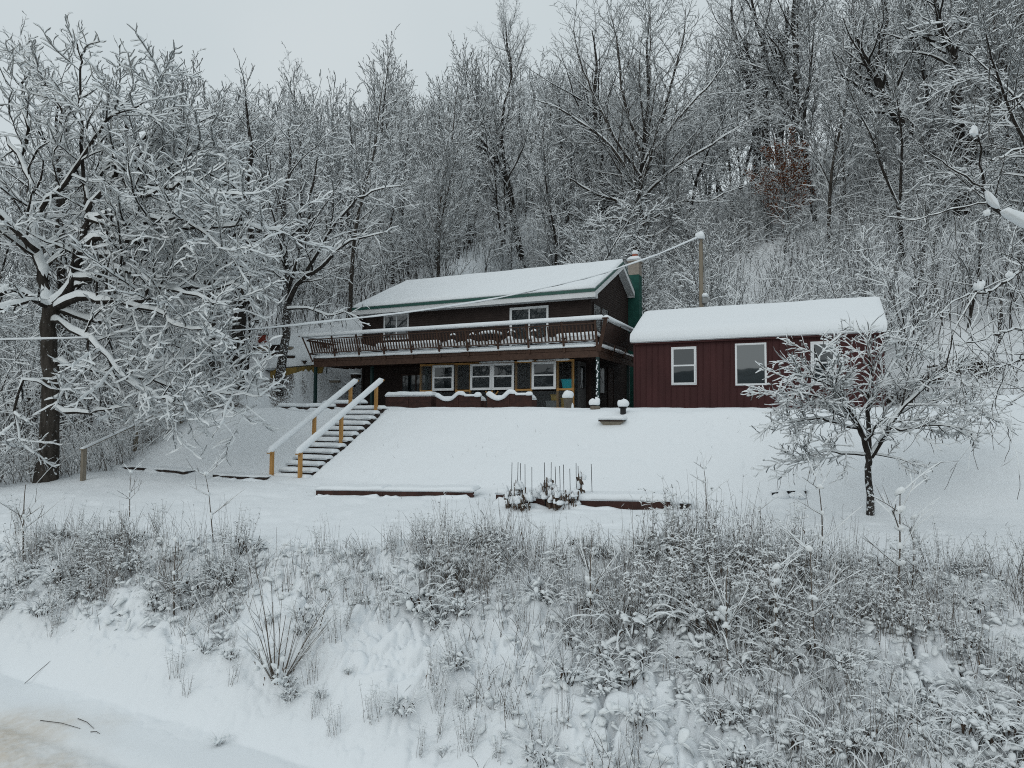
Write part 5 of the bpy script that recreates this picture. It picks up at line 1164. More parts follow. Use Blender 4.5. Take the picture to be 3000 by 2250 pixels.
# near tree standing outside the frame on the right: its limb and twigs reach in
nb = at_d(3330, 1500, 11.5); nb = np.array([nb[0], nb[1], Hs(nb[0], nb[1])])
near = [
 (0, [(3330, 1500), (3325, 1200), (3300, 900), (3260, 600), (3230, 300), (3240, 0)], 11.5, 11.5, [.2, .17, .15, .13, .10, .07], 0, 0),
 (1, [(3280, 770), (3150, 720), (3050, 682), (2990, 655), (2930, 622), (2895, 590), (2878, 550), (2872, 480), (2866, 400)], 11.5, 9.4, [.07, .06, .05, .042, .034, .026, .02, .014, .008], 8, .45),
 (2, [(2895, 590), (2840, 603), (2770, 620), (2700, 640), (2620, 640), (2560, 625)], 9.5, 9.0, [.016, .013, .011, .009, .007, .005], 5, .3),
 (2, [(2872, 545), (2800, 500), (2740, 460), (2690, 420)], 9.4, 9.0, [.014, .011, .008, .005], 4, .3),
 (1, [(3300, 920), (3150, 800), (3040, 760), (2960, 815), (2900, 850), (2860, 858), (2800, 880), (2740, 930)], 11.5, 9.2, [.05, .04, .032, .025, .02, .016, .011, .005], 12, .35),
 (2, [(2860, 858), (2820, 920), (2790, 985), (2780, 1050), (2776, 1090)], 9.4, 9.2, [.014, .012, .010, .008, .006], 4, .3),
 (1, [(3310, 1050), (3150, 960), (3020, 960), (2930, 975), (2860, 1000), (2800, 1010)], 11.5, 9.4, [.045, .035, .026, .02, .013, .005], 12, .3),
 (1, [(3315, 1150), (3160, 1060), (3040, 1040), (2960, 1065), (2880, 1090), (2830, 1130)], 11.5, 9.2, [.04, .03, .024, .018, .012, .005], 12, .3),
 (1, [(3315, 1150), (3180, 1110), (3060, 1110), (2990, 1160), (2950, 1190), (2925, 1215)], 11.5, 9.2, [.035, .028, .022, .014, .008, .004], 12, .4),
 (1, [(3260, 620), (3150, 500), (3060, 420), (2980, 440), (2900, 470)], 11.5, 9.6, [.05, .04, .03, .018, .006], 8, .3),
 (1, [(3240, 330), (3120, 260), (3020, 270), (2950, 300), (2880, 330)], 11.5, 9.8, [.045, .035, .025, .015, .005], 8, .3)]
P_NEAR = dict(n=[6, 6, 6, 5], wob=[.08, .12, .14, .16], trop=[0, .0, -.01, -.02], kids=[5, 6, 4], L=[3, 2, 1], start=[.3, .25, .2], ang=[45, 38, 34], len=[.35, .34, .40], sh=[.4, .4, .3], rk=[.4, .42, .5], rmin=.0035, max=3, tip=.2)
T = limb_tree(77, nb, near, P_NEAR, .16, .012)
tm = tree_meshes(T, 'near', (10, 7, 5, 3), (BARKD, BARKD, TWIG), .008, .008, .9, 8, 2, .45, .5)
nt = plant_tree('overhanging_tree', tm, tuple(nb), label='near bare tree reaching in from the right with thick snow clods on its limb', cat='tree')
def clod(px, py, d, rx, rz, sd):
    p = at_d(px, py, d)-nb; snow_ball('snow_clod', tuple(p), rx*.85, rz*.85, nt, 26, .55, sd)
q = snow_bar('snow_clod', [at_d(x, y, d)-nb+[0, 0, .02] for x, y, d in ((3060, 680, 9.9), (3000, 655, 9.75), (2960, 634, 9.65), (2938, 622, 9.6))], .14, .15, nt, 13, .45, 5, 5)
q = snow_bar('snow_clod', [at_d(x, y, d)-nb+[0, 0, .0] for x, y, d in ((2925, 610, 9.5), (2903, 588, 9.45), (2889, 560, 9.42))], .085, .10, nt, 13, .6, 6, 7)
for a in ((2858, 395, 9.4, .055, .10, 1), (2850, 392, 9.4, .05, .05, 2), (2868, 848, 9.4, .055, .09, 5), (2878, 838, 9.42, .04, .06, 6), (2958, 810, 9.6, .05, .05, 8), (2890, 630, 9.4, .05, .05, 9)): clod(*a)
# small lawn tree
lb = ground_hit(2550, 1508); LD = lb[1]; k_ = LD/15.0
lawn = [
 (0, [(2548, 1510), (2548, 1450), (2543, 1390), (2545, 1340), (2555, 1325)], LD, LD, [.085, .068, .062, .06, .06], 0, 0),
 (1, [(2545, 1345), (2535, 1300), (2520, 1255), (2500, 1220), (2470, 1180), (2440, 1130), (2410, 1080), (2385, 1020)], LD, LD-.5, [.06, .055, .05, .045, .038, .03, .02, .008], 13, .12),
 (1, [(2550, 1340), (2575, 1300), (2600, 1255), (2630, 1210), (2670, 1170), (2710, 1130), (2760, 1100), (2800, 1085)], LD, LD-.4, [.06, .055, .05, .044, .036, .026, .016, .006], 14, .12),
 (1, [(2545, 1320), (2545, 1250), (2540, 1180), (2550, 1110), (2545, 1050), (2555, 990)], LD, LD+.3, [.05, .045, .038, .03, .02, .006], 13, .15),
 (1, [(2520, 1255), (2450, 1240), (2390, 1225), (2330, 1235), (2280, 1240)], LD-.1, LD-.7, [.035, .03, .024, .014, .005], 12, .15),
 (1, [(2600, 1255), (2660, 1255), (2730, 1245), (2800, 1250), (2870, 1270)], LD-.1, LD-.6, [.034, .028, .022, .013, .005], 13, .15),
 (1, [(2540, 1330), (2480, 1330), (2430, 1320), (2370, 1335), (2310, 1345)], LD, LD-.6, [.03, .026, .02, .012, .004], 11, .15),
 (1, [(2500, 1220), (2440, 1180), (2380, 1160), (2330, 1150), (2270, 1160)], LD-.2, LD-.8, [.034, .028, .022, .014, .005], 12, .12),
 (1, [(2545, 1180), (2590, 1120), (2620, 1060), (2660, 1010), (2670, 960)], LD+.1, LD+.5, [.03, .026, .02, .013, .005], 11, .15),
 (1, [(2470, 1180), (2460, 1110), (2470, 1050), (2450, 1000)], LD-.3, LD, [.026, .02, .014, .005], 9, .15),
 (1, [(2630, 1210), (2700, 1180), (2760, 1170), (2830, 1180), (2880, 1210)], LD, LD+.6, [.03, .024, .018, .012, .004], 12, .15),
 (1, [(2560, 1330), (2610, 1340), (2660, 1355), (2710, 1390)], LD, LD-.5, [.02, .016, .012, .004], 7, .25),
 (1, [(2440, 1130), (2380, 1110), (2330, 1100), (2290, 1110)], LD-.3, LD-1, [.024, .018, .012, .004], 9, .15)]
P_LAWN = dict(n=[5, 6, 6, 5], wob=[.1, .14, .17, .18], trop=[.02, .015, .01, 0], kids=[8, 17, 13], L=[2, 1.0, .5], start=[.2, .1, .1], ang=[50, 46, 40], len=[.4, .46, .48], sh=[.3, .3, .2], rk=[.42, .42, .46], rmin=.0042, max=3, tip=.25)
T = limb_tree(88, lb, lawn, P_LAWN, .14, .012)
tm = tree_meshes(T, 'lawn', (10, 7, 5, 3), (BARKF, BARKD, TWIG), .023, .0175, .9, 9, 2, .20, .25)
lt = plant_tree('lawn_tree', tm, tuple(lb), label='small spreading fruit tree standing alone on the snowy lawn before the shed', cat='tree')
# thick tufts of snow caught along its outer branches
C = []; rx = []
for l in (2, 3):
    for pts, rs in T.ch[l]:
        if T.R.random() < (.75 if l == 2 else .26):
            i = T.R.randint(1, len(pts)-1); q = np.array(pts[i]); left = 1 if q[0] < .2 else .5
            if T.R.random() < left: C.append(q+[0, 0, .015]); rx.append(T.R.uniform(.016, .040))
C = np.array(C); rx = np.array(rx); obj('snow_clumps', np_mesh('lawn_snow_tufts', *blob_arrays(C, rx, rx*.8, np.random.default_rng(3), 7), SNOWB), lt)
# rust leaved young oak on the slope
rb = at_d(2298, 660, 50.0); rz0 = Hs(rb[0], rb[1]); ht = at_d(2298, 425, 50.0)[2]-rz0
T = Tree(55); grow(T, (0, 0, -.3), (0, 0, 1), max(5, ht), .12, 0, dict(P_SAP, kids=[22, 8], start=[.30, .15], len=[.46, .40], ang=[56, 45]))
tm = tree_meshes(T, 'rust', (7, 4, 3), (BARKD, BARKD, TWIG), .03, .022, .9, 4)
V = []; rng = np.random.default_rng(5)
for pts, rs in T.ch[2]+T.ch[1]:
    for q in pts[1:]:
        if q[2] < ht*.30 or rng.random() > .9: continue
        for k in range(5):
            c = np.array(q)+rng.normal(0, .10, 3); a = rng.normal(0, 1, 3); a /= np.linalg.norm(a); b = np.cross(a, rng.normal(0, 1, 3)); b /= np.linalg.norm(b); l = rng.uniform(.06, .11); V += [c-a*l, c-b*l*.5, c+a*l, c+b*l*.5]
V = np.array(V); tm['leaves'] = np_mesh('rust_leaves', V, np.arange(len(V)).reshape(-1, 4), LEAFB, False)
plant_tree('young_oak', tm, (rb[0], rb[1], rz0), label='young tree still holding rust brown leaves, high on the wooded slope', cat='tree')

# ------------------------------------------------------------------ the woods on the hillside
LIB = {}
def lib(key, kind, seed, h, r, mats, hm=.048, wm=.033):
    T = proto(kind, seed, h, r); sd = (7, 4, 3, 3)
    LIB[key] = tree_meshes(T, key, sd, mats, hm, wm, .8, seed, 0, .30, .12)
for i, (k, h, r, m) in enumerate((('slim', 16, .15, BARK), ('slim', 17.5, .18, BARKD), ('slim', 15, .12, BARKD), ('asc', 15, .16, BARKD), ('asc', 17, .19, BARK), ('crook', 14, .17, BARKD), ('crook', 15, .21, BARKD), ('slim_fork', 16, .17, BARK), ('asc_multi', 14, .14, BARKD), ('asc_fork', 15.5, .18, BARKD))):
    lib('t%d' % i, k, 300+i, h, r, (m, m, TWIG))
for i, (k, h, r) in enumerate((('sap', 6.0, .05), ('sap', 7.5, .06), ('sap_multi', 5.0, .045), ('sap', 8.5, .075), ('bush', 7.0, .075), ('bush', 8.5, .09), ('bush', 6.0, .07))): lib('s%d' % i, k, 400+i, h, r, (BARKF if i % 2 else BARKD, TWIG, TWIG), .040, .028)
LABT = {'t': 'tall bare snow dusted tree in the dense woods on the hillside', 's': 'thin snow dusted sapling among the trunks on the hillside'}
GRT = {'t': 'tall trees in the hillside woods', 's': 'saplings in the hillside woods'}
FIRST = {}
def put_tree(key, s, t, sc, rz, R):
    p = W(s, t, 0); z = Hs(p[0], p[1]); loc = (p[0], p[1], z); tilt = (R.gauss(0, .035), R.gauss(0, .035))
    if key not in FIRST:
        FIRST[key] = plant_tree('woodland_tree' if key[0] == 't' else 'sapling', LIB[key], loc, rz, sc, LABT[key[0]], 'tree' if key[0] == 't' else 'sapling', GRT[key[0]]); return
    copy_tree(FIRST[key], loc, rz, (sc, sc, sc*R.uniform(.92, 1.1)), tilt)
def in_view(x, y, m=4): return y > 8 and abs(x) < .81*y+m and not (y < 36.5 and 725 < 1500+FPX*x/y < 990)
R = random.Random(2024); used = []
def free(s, t, dmin):
    if -23.2 < s < -5 and t < 36.6: return False
    if s >= -5.5 and t < 30.5+.0*s: return False
    if s < -21 and t < 17.5-.10*(s+21) and s > -24: return False
    if s <= -23 and t < 12.0: return False
    return all((s-a)**2+(t-b)**2 > dmin*dmin for a, b in used)
n_t = 0; tries = 0
while n_t < NTREES and tries < 60000:
    tries += 1; t = 12+(100-12)*R.random()**.9; s = R.uniform(-95, 62); x, y, _ = W(s, t, 0)
    if not in_view(x, y, 5): continue
    if not free(s, t, 2.2+.010*t): continue
    if -8 < s < 6 and 30 < t < 37: continue
    px = 1500+FPX*x/y
    # keep the lines of sight to the big trunks open
    if ((2150 < px < 2400 and y < 60) or (2440 < px < 3010 and y < 46)) and R.random() < .97: continue
    if ((1480 < px < 2230 and 36 < y < 48) or (1320 < px < 1570 and y < 50) or (1690 < px < 1830 and y < 54)) and R.random() < .75: continue
    sc = R.uniform(.80, 1.12)
    if t < 45: sc *= .85
    if t > 62: sc *= float(np.interp(px, [0, 400, 700, 1000, 1180, 1300, 1600, 2200, 3000], [1.08, 1.15, 1.26, 1.26, .95, 1.0, 1.1, 1.1, 1.1]))
    used.append((s, t)); put_tree('t%d' % R.randrange(10), s, t, sc, R.uniform(0, 6.28), R); n_t += 1
n_s = 0; tries = 0
while n_s < NSAPS and tries < 60000:
    tries += 1; t = 12+(74-12)*R.random()**1.0; s = R.uniform(-62, 52)
    if n_s % 5 < 3: t = R.uniform(29.5, 62); s = R.uniform(-26, 40)
    x, y, _ = W(s, t, 0)
    if not in_view(x, y, 2) or not free(s, t, 1.0): continue
    if 2170 < 1500+FPX*x/y < 2430 and 36 < y < 50.5: continue
    if 2440 < 1500+FPX*x/y < 3010 and 30 < y < 44 and R.random() < .5: continue
    if n_s % 5 < 3 and not 1050 < 1500+FPX*x/y < 3050: continue
    used.append((s, t)); put_tree('s%d' % R.choice((0, 1, 2, 3, 0, 1, 3, 4, 5, 6)), s, t, R.uniform(.6, 1.05), R.uniform(0, 6.28), R); n_s += 1

# brush: stems and arching twigs nobody could count, under the trees and along the lawn's left edge
def brush(name, pts, hlo, hhi, rlo, rhi, seed, mat, kids=3, lean=.25, hm=.022, wm=.014, label_kind='stuff', sides=3):
    rng = np.random.default_rng(seed); ch = []
    for (x, y, z), hs in pts:
        h = rng.uniform(hlo, hhi)*hs; r = rng.uniform(rlo, rhi); d = rng.normal(0, lean, 2); b = rng.normal(0, .35, 2); n = 5; P = []
        for i in range(n+1):
            q = i/n; P.append((x+d[0]*h*q+b[0]*h*q*q*.6+rng.normal(0, .02)*h, y+d[1]*h*q+b[1]*h*q*q*.6+rng.normal(0, .02)*h, z-.05+h*(q-.12*abs(b[0])*q*q)))
        rs = list(r*(1-.8*np.linspace(0, 1, n+1))); ch.append((P, rs))
        for k in range(kids):
            i = rng.integers(2, n); p = np.array(P[i]); dv = rng.normal(0, 1, 3); dv[2] = abs(dv[2])*.7+.15; dv /= np.linalg.norm(dv); l = h*rng.uniform(.15, .38)
            ch.append(([tuple(p), tuple(p+dv*l*.5+rng.normal(0, .03, 3)*l), tuple(p+dv*l+rng.normal(0, .06, 3)*l+[0, 0, -.05*l])], [r*.5, r*.35, r*.2]))
    o = obj(name, np_mesh(name, *tube_arrays(ch, sides), mat), kind='stuff')
    obj('snow_clumps', np_mesh(name+'_snow', *snow_arrays(ch, hm, wm, .8, seed, False, .25, .2), SNOWB), o)
    return o
pts = []; R = random.Random(5)
while len(pts) < NBRUSH:
    t = 11.5+(72-11.5)*R.random()**1.4; s = R.uniform(-62, 48); x, y, _ = W(s, t, 0)
    if not in_view(x, y, 1): continue
    if -23.6 < s < -5.0 and t < 35.8: continue
    if s >= -5 and t < 29.6: continue
    if s <= -23.0 and t < 11.8: continue
    if vnoise(np.array([s*.25]), np.array([t*.25]), 3)[0] < .26+.25*R.random()-(.12 if s > 0 else 0): continue
    pts.append(((x, y, 0), 1.0))
XY = np.array([p[0][:2] for p in pts]); ZZ = H(XY[:, 0], XY[:, 1])
brush('undergrowth', [((a, b, z), 1.) for (a, b), z in zip(XY, ZZ)], .9, 5.2, .012, .025, 9, BARK, 5, .13, .024, .018)
# tangled edge of the woods beside the grey handrail and the lawn's far right corner
pts = []
while len(pts) < 900:
    if R.random() < .72:
        t = R.uniform(9.5, 21); s = -21.9-abs(R.gauss(0, 1.6))-.12*(t-14)
        if t < 12: s -= .8
    else: t = R.uniform(23.5, 30.5); s = R.uniform(4.5, 20)-.0; 
    x, y, _ = W(s, t, 0)
    if in_view(x, y, 9): pts.append((x, y))
XY = np.array(pts); ZZ = H(XY[:, 0], XY[:, 1])
brush('thicket', [((a, b, z), 1.) for (a, b), z in zip(XY, ZZ)], .5, 1.9, .006, .013, 10, STEM, 5, .35, .018, .012)
# ------------------------------------------------------------------ weeds on the bank
P_W = {}
def weed_parts(kind, seed):
    """stems (tubes), dead leaves (quads) and snow (sheets and lumps) of one clump, around the origin"""
    R = random.Random(seed); rng = np.random.default_rng(seed); ch = []; leaves = []; C = []; rx = []; rz = []; thick = []
    def stem(p, d, L, r, n=6, bend=.15, droop=0.):
        P = [p]; 
        for i in range(n):
            d = _norm((d[0]+R.gauss(0, bend*.5), d[1]+R.gauss(0, bend*.5), d[2]-droop*(i/n))); p = tuple(p[j]+d[j]*L/n for j in range(3)); P.append(p)
        ch.append((P, list(r*(1-.65*np.linspace(0, 1, n+1))))); return P, d
    def leaf(p, l):
        a = R.uniform(0, 6.28); dx, dy = cos(a), sin(a); w = l*.14
        q = (p[0]+dx*l*.45, p[1]+dy*l*.45, p[2]-l*.25); e = (p[0]+dx*l*.6, p[1]+dy*l*.6, p[2]-l*.85)
        leaves.extend([(p[0]-dy*w, p[1]+dx*w, p[2]), (p[0]+dy*w, p[1]-dx*w, p[2]), (q[0]+dy*w, q[1]-dx*w, q[2]), (q[0]-dy*w, q[1]+dx*w, q[2])]); leaves.extend([(q[0]-dy*w, q[1]+dx*w, q[2]), (q[0]+dy*w, q[1]-dx*w, q[2]), (e[0]+dy*w*.3, e[1]-dx*w*.3, e[2]), (e[0]-dy*w*.3, e[1]+dx*w*.3, e[2])])
    def lump(p, a, b): C.append(p); rx.append(a); rz.append(b)
    if kind == 'goldenrod':
        for k in range(R.randint(9, 14)):
            a = R.uniform(0, 6.28); r = .28*sqrt(R.random()); h = R.uniform(.65, 1.25); P, d = stem((r*cos(a), r*sin(a), -.05), _norm((R.gauss(0, .14), R.gauss(0, .14), 1)), h, R.uniform(.0040, .0065), 7, .10)
            for i in range(1, 6):
                if R.random() < .2: leaf(P[i], R.uniform(.04, .09))
                if R.random() < .5: lump((P[i][0]+R.gauss(0, .015), P[i][1]+R.gauss(0, .015), P[i][2]+.005), R.uniform(.012, .034), R.uniform(.012, .032))
            m = R.randint(5, 9)
            for i in range(m):
                q = P[-1-(i % 3)]; az = R.uniform(0, 6.28); Q, _ = stem(q, _norm((cos(az), sin(az), R.uniform(.1, .9))), R.uniform(.05, .16), .0028, 3, .2, .25)
                if R.random() < .55: lump(Q[-2], R.uniform(.010, .026), R.uniform(.008, .020))
    elif kind == 'stalks':
        for k in range(R.randint(12, 20)):
            a = R.uniform(0, 6.28); r = .30*sqrt(R.random()); h = R.uniform(.7, 1.45); P, d = stem((r*cos(a), r*sin(a), -.05), _norm((R.gauss(0, .09), R.gauss(0, .09), 1)), h, R.uniform(.0035, .0055), 5, .06)
            if R.random() < .5:
                for i in range(4): az = R.uniform(0, 6.28); stem(P[-1-(i % 2)], _norm((cos(az), sin(az), 1.)), R.uniform(.05, .14), .0025, 2, .2)
            if R.random() < .45: lump(P[-1], R.uniform(.012, .028), R.uniform(.012, .026))
            if R.random() < .3: leaf(P[2], R.uniform(.05, .11))
            if R.random() < .5: lump((P[1][0], P[1][1], P[1][2]), R.uniform(.014, .04), R.uniform(.014, .04))
    elif kind == 'tuft':
        for k in range(R.randint(22, 32)):
            a = R.uniform(0, 6.28); r = .10*sqrt(R.random()); stem((r*cos(a), r*sin(a), -.04), _norm((cos(a)*R.uniform(.2, .9), sin(a)*R.uniform(.2, .9), 1)), R.uniform(.25, .6), R.uniform(.003, .0048), 5, .1, .55)
        for k in range(9): a = R.uniform(0, 6.28); r = R.uniform(.04, .24); lump((r*cos(a), r*sin(a), R.uniform(.10, .26)), R.uniform(.03, .075), R.uniform(.02, .05))
    elif kind == 'bramble':
        for k in range(R.randint(26, 36)):
            a = R.uniform(0, 6.28); r = .2*sqrt(R.random()); stem((r*cos(a), r*sin(a), -.04), _norm((cos(a+R.gauss(0, .5))*R.uniform(.3, 1.1), sin(a)*R.uniform(.3, 1.1), 1)), R.uniform(.4, .95), R.uniform(.004, .008), 6, .22, .5)
        for k in range(30): a = R.uniform(0, 6.28); r = .33*sqrt(R.random()); leaf((r*cos(a), r*sin(a), R.uniform(.02, .34)), R.uniform(.07, .15))
        for k in range(R.randint(30, 44)): a = R.uniform(0, 6.28); r = .44*sqrt(R.random()); q = .018+.062*R.random()**1.6; lump((r*cos(a), r*sin(a), .34*(1-(r/.5)**2)+R.uniform(-.06, .05)), q, q*R.uniform(.5, .9))
    elif kind == 'shrub':
        for k in range(R.randint(26, 34)):
            a = R.uniform(0, 6.28); e = R.uniform(.15, .85); P, d = stem((.05*cos(a), .05*sin(a), -.05), _norm((cos(a)*e, sin(a)*e, 1)), R.uniform(.7, 1.5), R.uniform(.005, .009), 7, .06, .05)
            for i in range(R.randint(1, 4)):
                q = P[R.randint(3, 6)]; az = R.uniform(0, 6.28); stem(q, _norm((d[0]+.5*cos(az), d[1]+.5*sin(az), d[2])), R.uniform(.15, .35), .003, 3, .1)
        for k in range(16): a = R.uniform(0, 6.28); r = R.uniform(.03, .35); lump((r*cos(a), r*sin(a), R.uniform(.0, .35)), R.uniform(.02, .05), R.uniform(.02, .04))
        for k in range(16): a = R.uniform(0, 6.28); r = .3*sqrt(R.random()); leaf((r*cos(a), r*sin(a), R.uniform(.05, .25)), R.uniform(.03, .07))
    elif kind == 'sapling':
        P, d = stem((0, 0, -.05), _norm((R.gauss(0, .06), R.gauss(0, .06), 1)), 1.15, .013, 7, .05)
        for k in range(R.randint(5, 8)):
            q = P[R.randint(3, 7)]; az = R.uniform(0, 6.28); Q, d2 = stem(q, _norm((cos(az), sin(az), R.uniform(.35, 1.2))), R.uniform(.3, .7), .0065, 6, .10)
            for i in range(2): q2 = Q[R.randint(2, 5)]; az = R.uniform(0, 6.28); stem(q2, _norm((d2[0]+.7*cos(az), d2[1]+.7*sin(az), d2[2]+.3)), R.uniform(.12, .28), .0035, 3, .1)
            lump((q[0], q[1], q[2]+.02), R.uniform(.025, .045), R.uniform(.03, .05))
    return ch, leaves, np.array(C) if C else None, np.array(rx), np.array(rz), thick, rng
def weed_meshes(kind, seed):
    ch, leaves, C, rx, rz, thick, rng = weed_parts(kind, seed)
    out = {'stem_clumps': np_mesh(kind+'_stems', *tube_arrays(ch, 4 if kind in ('sapling', 'shrub') else 3), STEM if kind != 'bramble' else STEMD)}
    if leaves: V = np.array(leaves); out['dead_leaves'] = np_mesh(kind+'_leaves', V, np.arange(len(V)).reshape(-1, 4), LEAFD if kind != 'bramble' else STEMD, False)
    big = {'tuft': (.006, .0045), 'bramble': (.016, .011), 'goldenrod': (.008, .0060), 'stalks': (.006, .005), 'shrub': (.008, .0055), 'sapling': (.010, .0056)}[kind]
    parts = [snow_arrays(ch, big[0], big[1], .8, seed, False, .25, .25)]
    if thick: parts.append(snow_arrays(thick, .018, .012, .9, seed, True, .2, .1))
    if C is not None: parts.append(blob_arrays(C, rx, rz, rng, 8))
    out['snow_clumps'] = np_mesh(kind+'_snow', *merge(parts), SNOWB)
    return out
KIND = {'goldenrod': ('dry_weed', 'clump of dry goldenrod like weeds dusted with snow on the bank', 'weed', 'dry weeds on the bank'),
        'stalks': ('weed_stalks', 'cluster of tall straight dry stalks rising from the snowy bank', 'weed', 'tall stalks on the bank'),
        'tuft': ('grass_tuft', 'arching tuft of dead grass weighed down by snow on the bank', 'grass tuft', 'grass tufts on the bank'),
        'bramble': ('bramble', 'low dark bramble mound under pads of snow on the bank', 'bramble', 'brambles on the bank'),
        'shrub': ('shrub', 'bare many stemmed shrub on the bank', 'shrub', 'shrubs on the bank'),
        'sapling': ('bank_sapling', 'young forked sapling with snow in its crotches on the bank', 'sapling', 'saplings on the bank')}
WL = {k: [weed_meshes(k, 500+i*17+len(k)) for i in range(n)] for k, n in (('goldenrod', 6), ('stalks', 5), ('tuft', 4), ('bramble', 4), ('shrub', 2), ('sapling', 4))}
WF = {}
def put_weed(kind, v, x, y, sc, rz, label=None, tilt=(0, 0), dz=0.):
    nm, lab, cat, gr = KIND[kind]; loc = (x, y, Hs(x, y)+dz); v %= len(WL[kind])
    if (kind, v) not in WF:
        o = WF[(kind, v)] = plant_tree(nm, WL[kind][v], loc, rz, sc, lab, cat, gr); o.rotation_euler = (tilt[0], tilt[1], rz)
    else: o = copy_tree(WF[(kind, v)], loc, rz, sc, tilt)
    o['label'] = label or lab; o['group'] = gr
    if label: del o['group']
    return o
# the ones that can be told apart
def at_ground(px, py): g = ground_hit(px, py); return g[0], g[1]
for kind, v, px, py, sc, lab in (
 ('shrub', 0, 815, 1990, 1.15, 'large radiating bare shrub low on the left half of the bank'),
 ('sapling', 0, 1735, 1850, 1.25, 'young Y forked sapling with snowy crotch at the middle of the bank'),
 ('sapling', 1, 2390, 1960, 1.2, 'brown stemmed young sapling with spreading twigs at the right of the bank'),
 ('sapling', 2, 2625, 1800, 1.5, 'tall sapling with one long arm reaching right below the lawn tree'),
 ('sapling', 3, 2410, 1690, 1.2, 'thin forked sapling standing against the lawn right of the flower bed'),
 ('sapling', 0, 2135, 2010, 1.15, 'sapling with heavy white arms near the bottom right of the bank'),
 ('sapling', 2, 2265, 1960, 1.1, 'slim sapling between two larger ones at the lower right of the bank'),
 ('sapling', 1, 510, 1800, 1.1, 'young sapling with a snow hung side twig on the left of the bank'),
 ('sapling', 3, 625, 1600, 1.2, 'leaning sapling among the weeds at the left end of the bank crest'),
 ('sapling', 0, 70, 1640, 1.4, 'sapling at the left margin of the bank'),
 ('sapling', 1, 380, 1510, .95, 'small sapling standing alone against the lower lawn, below the grey handrail'),
 ('sapling', 3, 2070, 1520, .9, 'thin lone sapling by the right end of the flower bed edging'),
 ('sapling', 2, 2670, 1740, 1.0, 'small sapling just right of the tall long armed one')):
    x, y = at_ground(px, py); put_weed(kind, v, x, y, sc, 1.3*v+.4, lab)
def dens(s, t):                                     # how thickly the bank is grown over
    c = float(crest_t(s)); u = (t-6.5)/(c-6.5)
    top = float(np.interp(s, [-16, -12.5, -10, -8.3, -7.6, -6.6, -6.0, -4.9, -4.3, -3.2, -2.4, -1, 2], [.95, .9, .85, .7, .35, .5, .95, .85, .4, .45, .9, 1.0, .9]))
    low = float(np.interp(s, [-14, -9, -6, -4, -2.4, -1, 4], [.16, .13, .14, .24, .6, .95, 1.0]))
    k = float(sstep(.22, .62, u) if s < -8.6 else sstep(.45, .80, u)); d = top*k+low*(1-k)
    d *= float(np.interp(u, [-.3, 0, .2, .95, 1.12], [.12 if s < -3 else .5, .35 if s < -3 else .8, 1, 1, .2]))
    return d, u
def hsc(s, u): return float(np.interp(s, [-16, -10, -8.3, -7.6, -6.6, -6.0, -4.9, -4.3, -3.2, -2.4, -.5, .5, 3], [.85, .8, .75, .5, .55, .95, .85, .6, .6, 1.0, 1.05, .75, .7])) if u > .6 else 1.
R = random.Random(99); n = {k: 0 for k in KIND}; stuffp = []; placed = []
want = {'goldenrod': 175, 'stalks': 85, 'tuft': 70, 'bramble': 160, 'shrub': 5, 'sapling': 8}
tries = 0
while any(n[k] < want[k] for k in want) and tries < 60000:
    tries += 1
    t = R.uniform(5.4, 12.6); s = R.uniform(-15.5, 6.0); x, y, _ = W(s, t, 0)
    if y < 4.6 or abs(x) > .82*y+.6: continue
    d, u = dens(s, t)
    if u > 1.1 or R.random() > d: continue
    clump = float(vnoise(np.array([s*.8]), np.array([t*1.1]), 14)[0])
    if clump < .26+.26*R.random(): continue
    if u > .62: ks = ['goldenrod']*5+['stalks']*4+['bramble']*2+['tuft']
    elif u < .35 and s < -3: ks = ['tuft', 'bramble', 'goldenrod', 'goldenrod']
    else: ks = ['tuft']*3+['bramble']*6+['goldenrod']*3+['stalks']*1
    k = R.choice(ks) if R.random() > .02 else R.choice(['shrub', 'sapling'])
    if n[k] >= want[k]: continue
    if any((x-a)**2+(y-b)**2 < .17**2 for a, b in placed): continue
    placed.append((x, y)); n[k] += 1; sc = R.uniform(.62, 1.0)*(.66 if u < .6 else hsc(s, u))*(.7 if u < .3 and s < -3 else 1)
    put_weed(k, R.randrange(9), x, y, sc, R.uniform(0, 6.28), None, (R.gauss(0, .10), R.gauss(0, .10)))
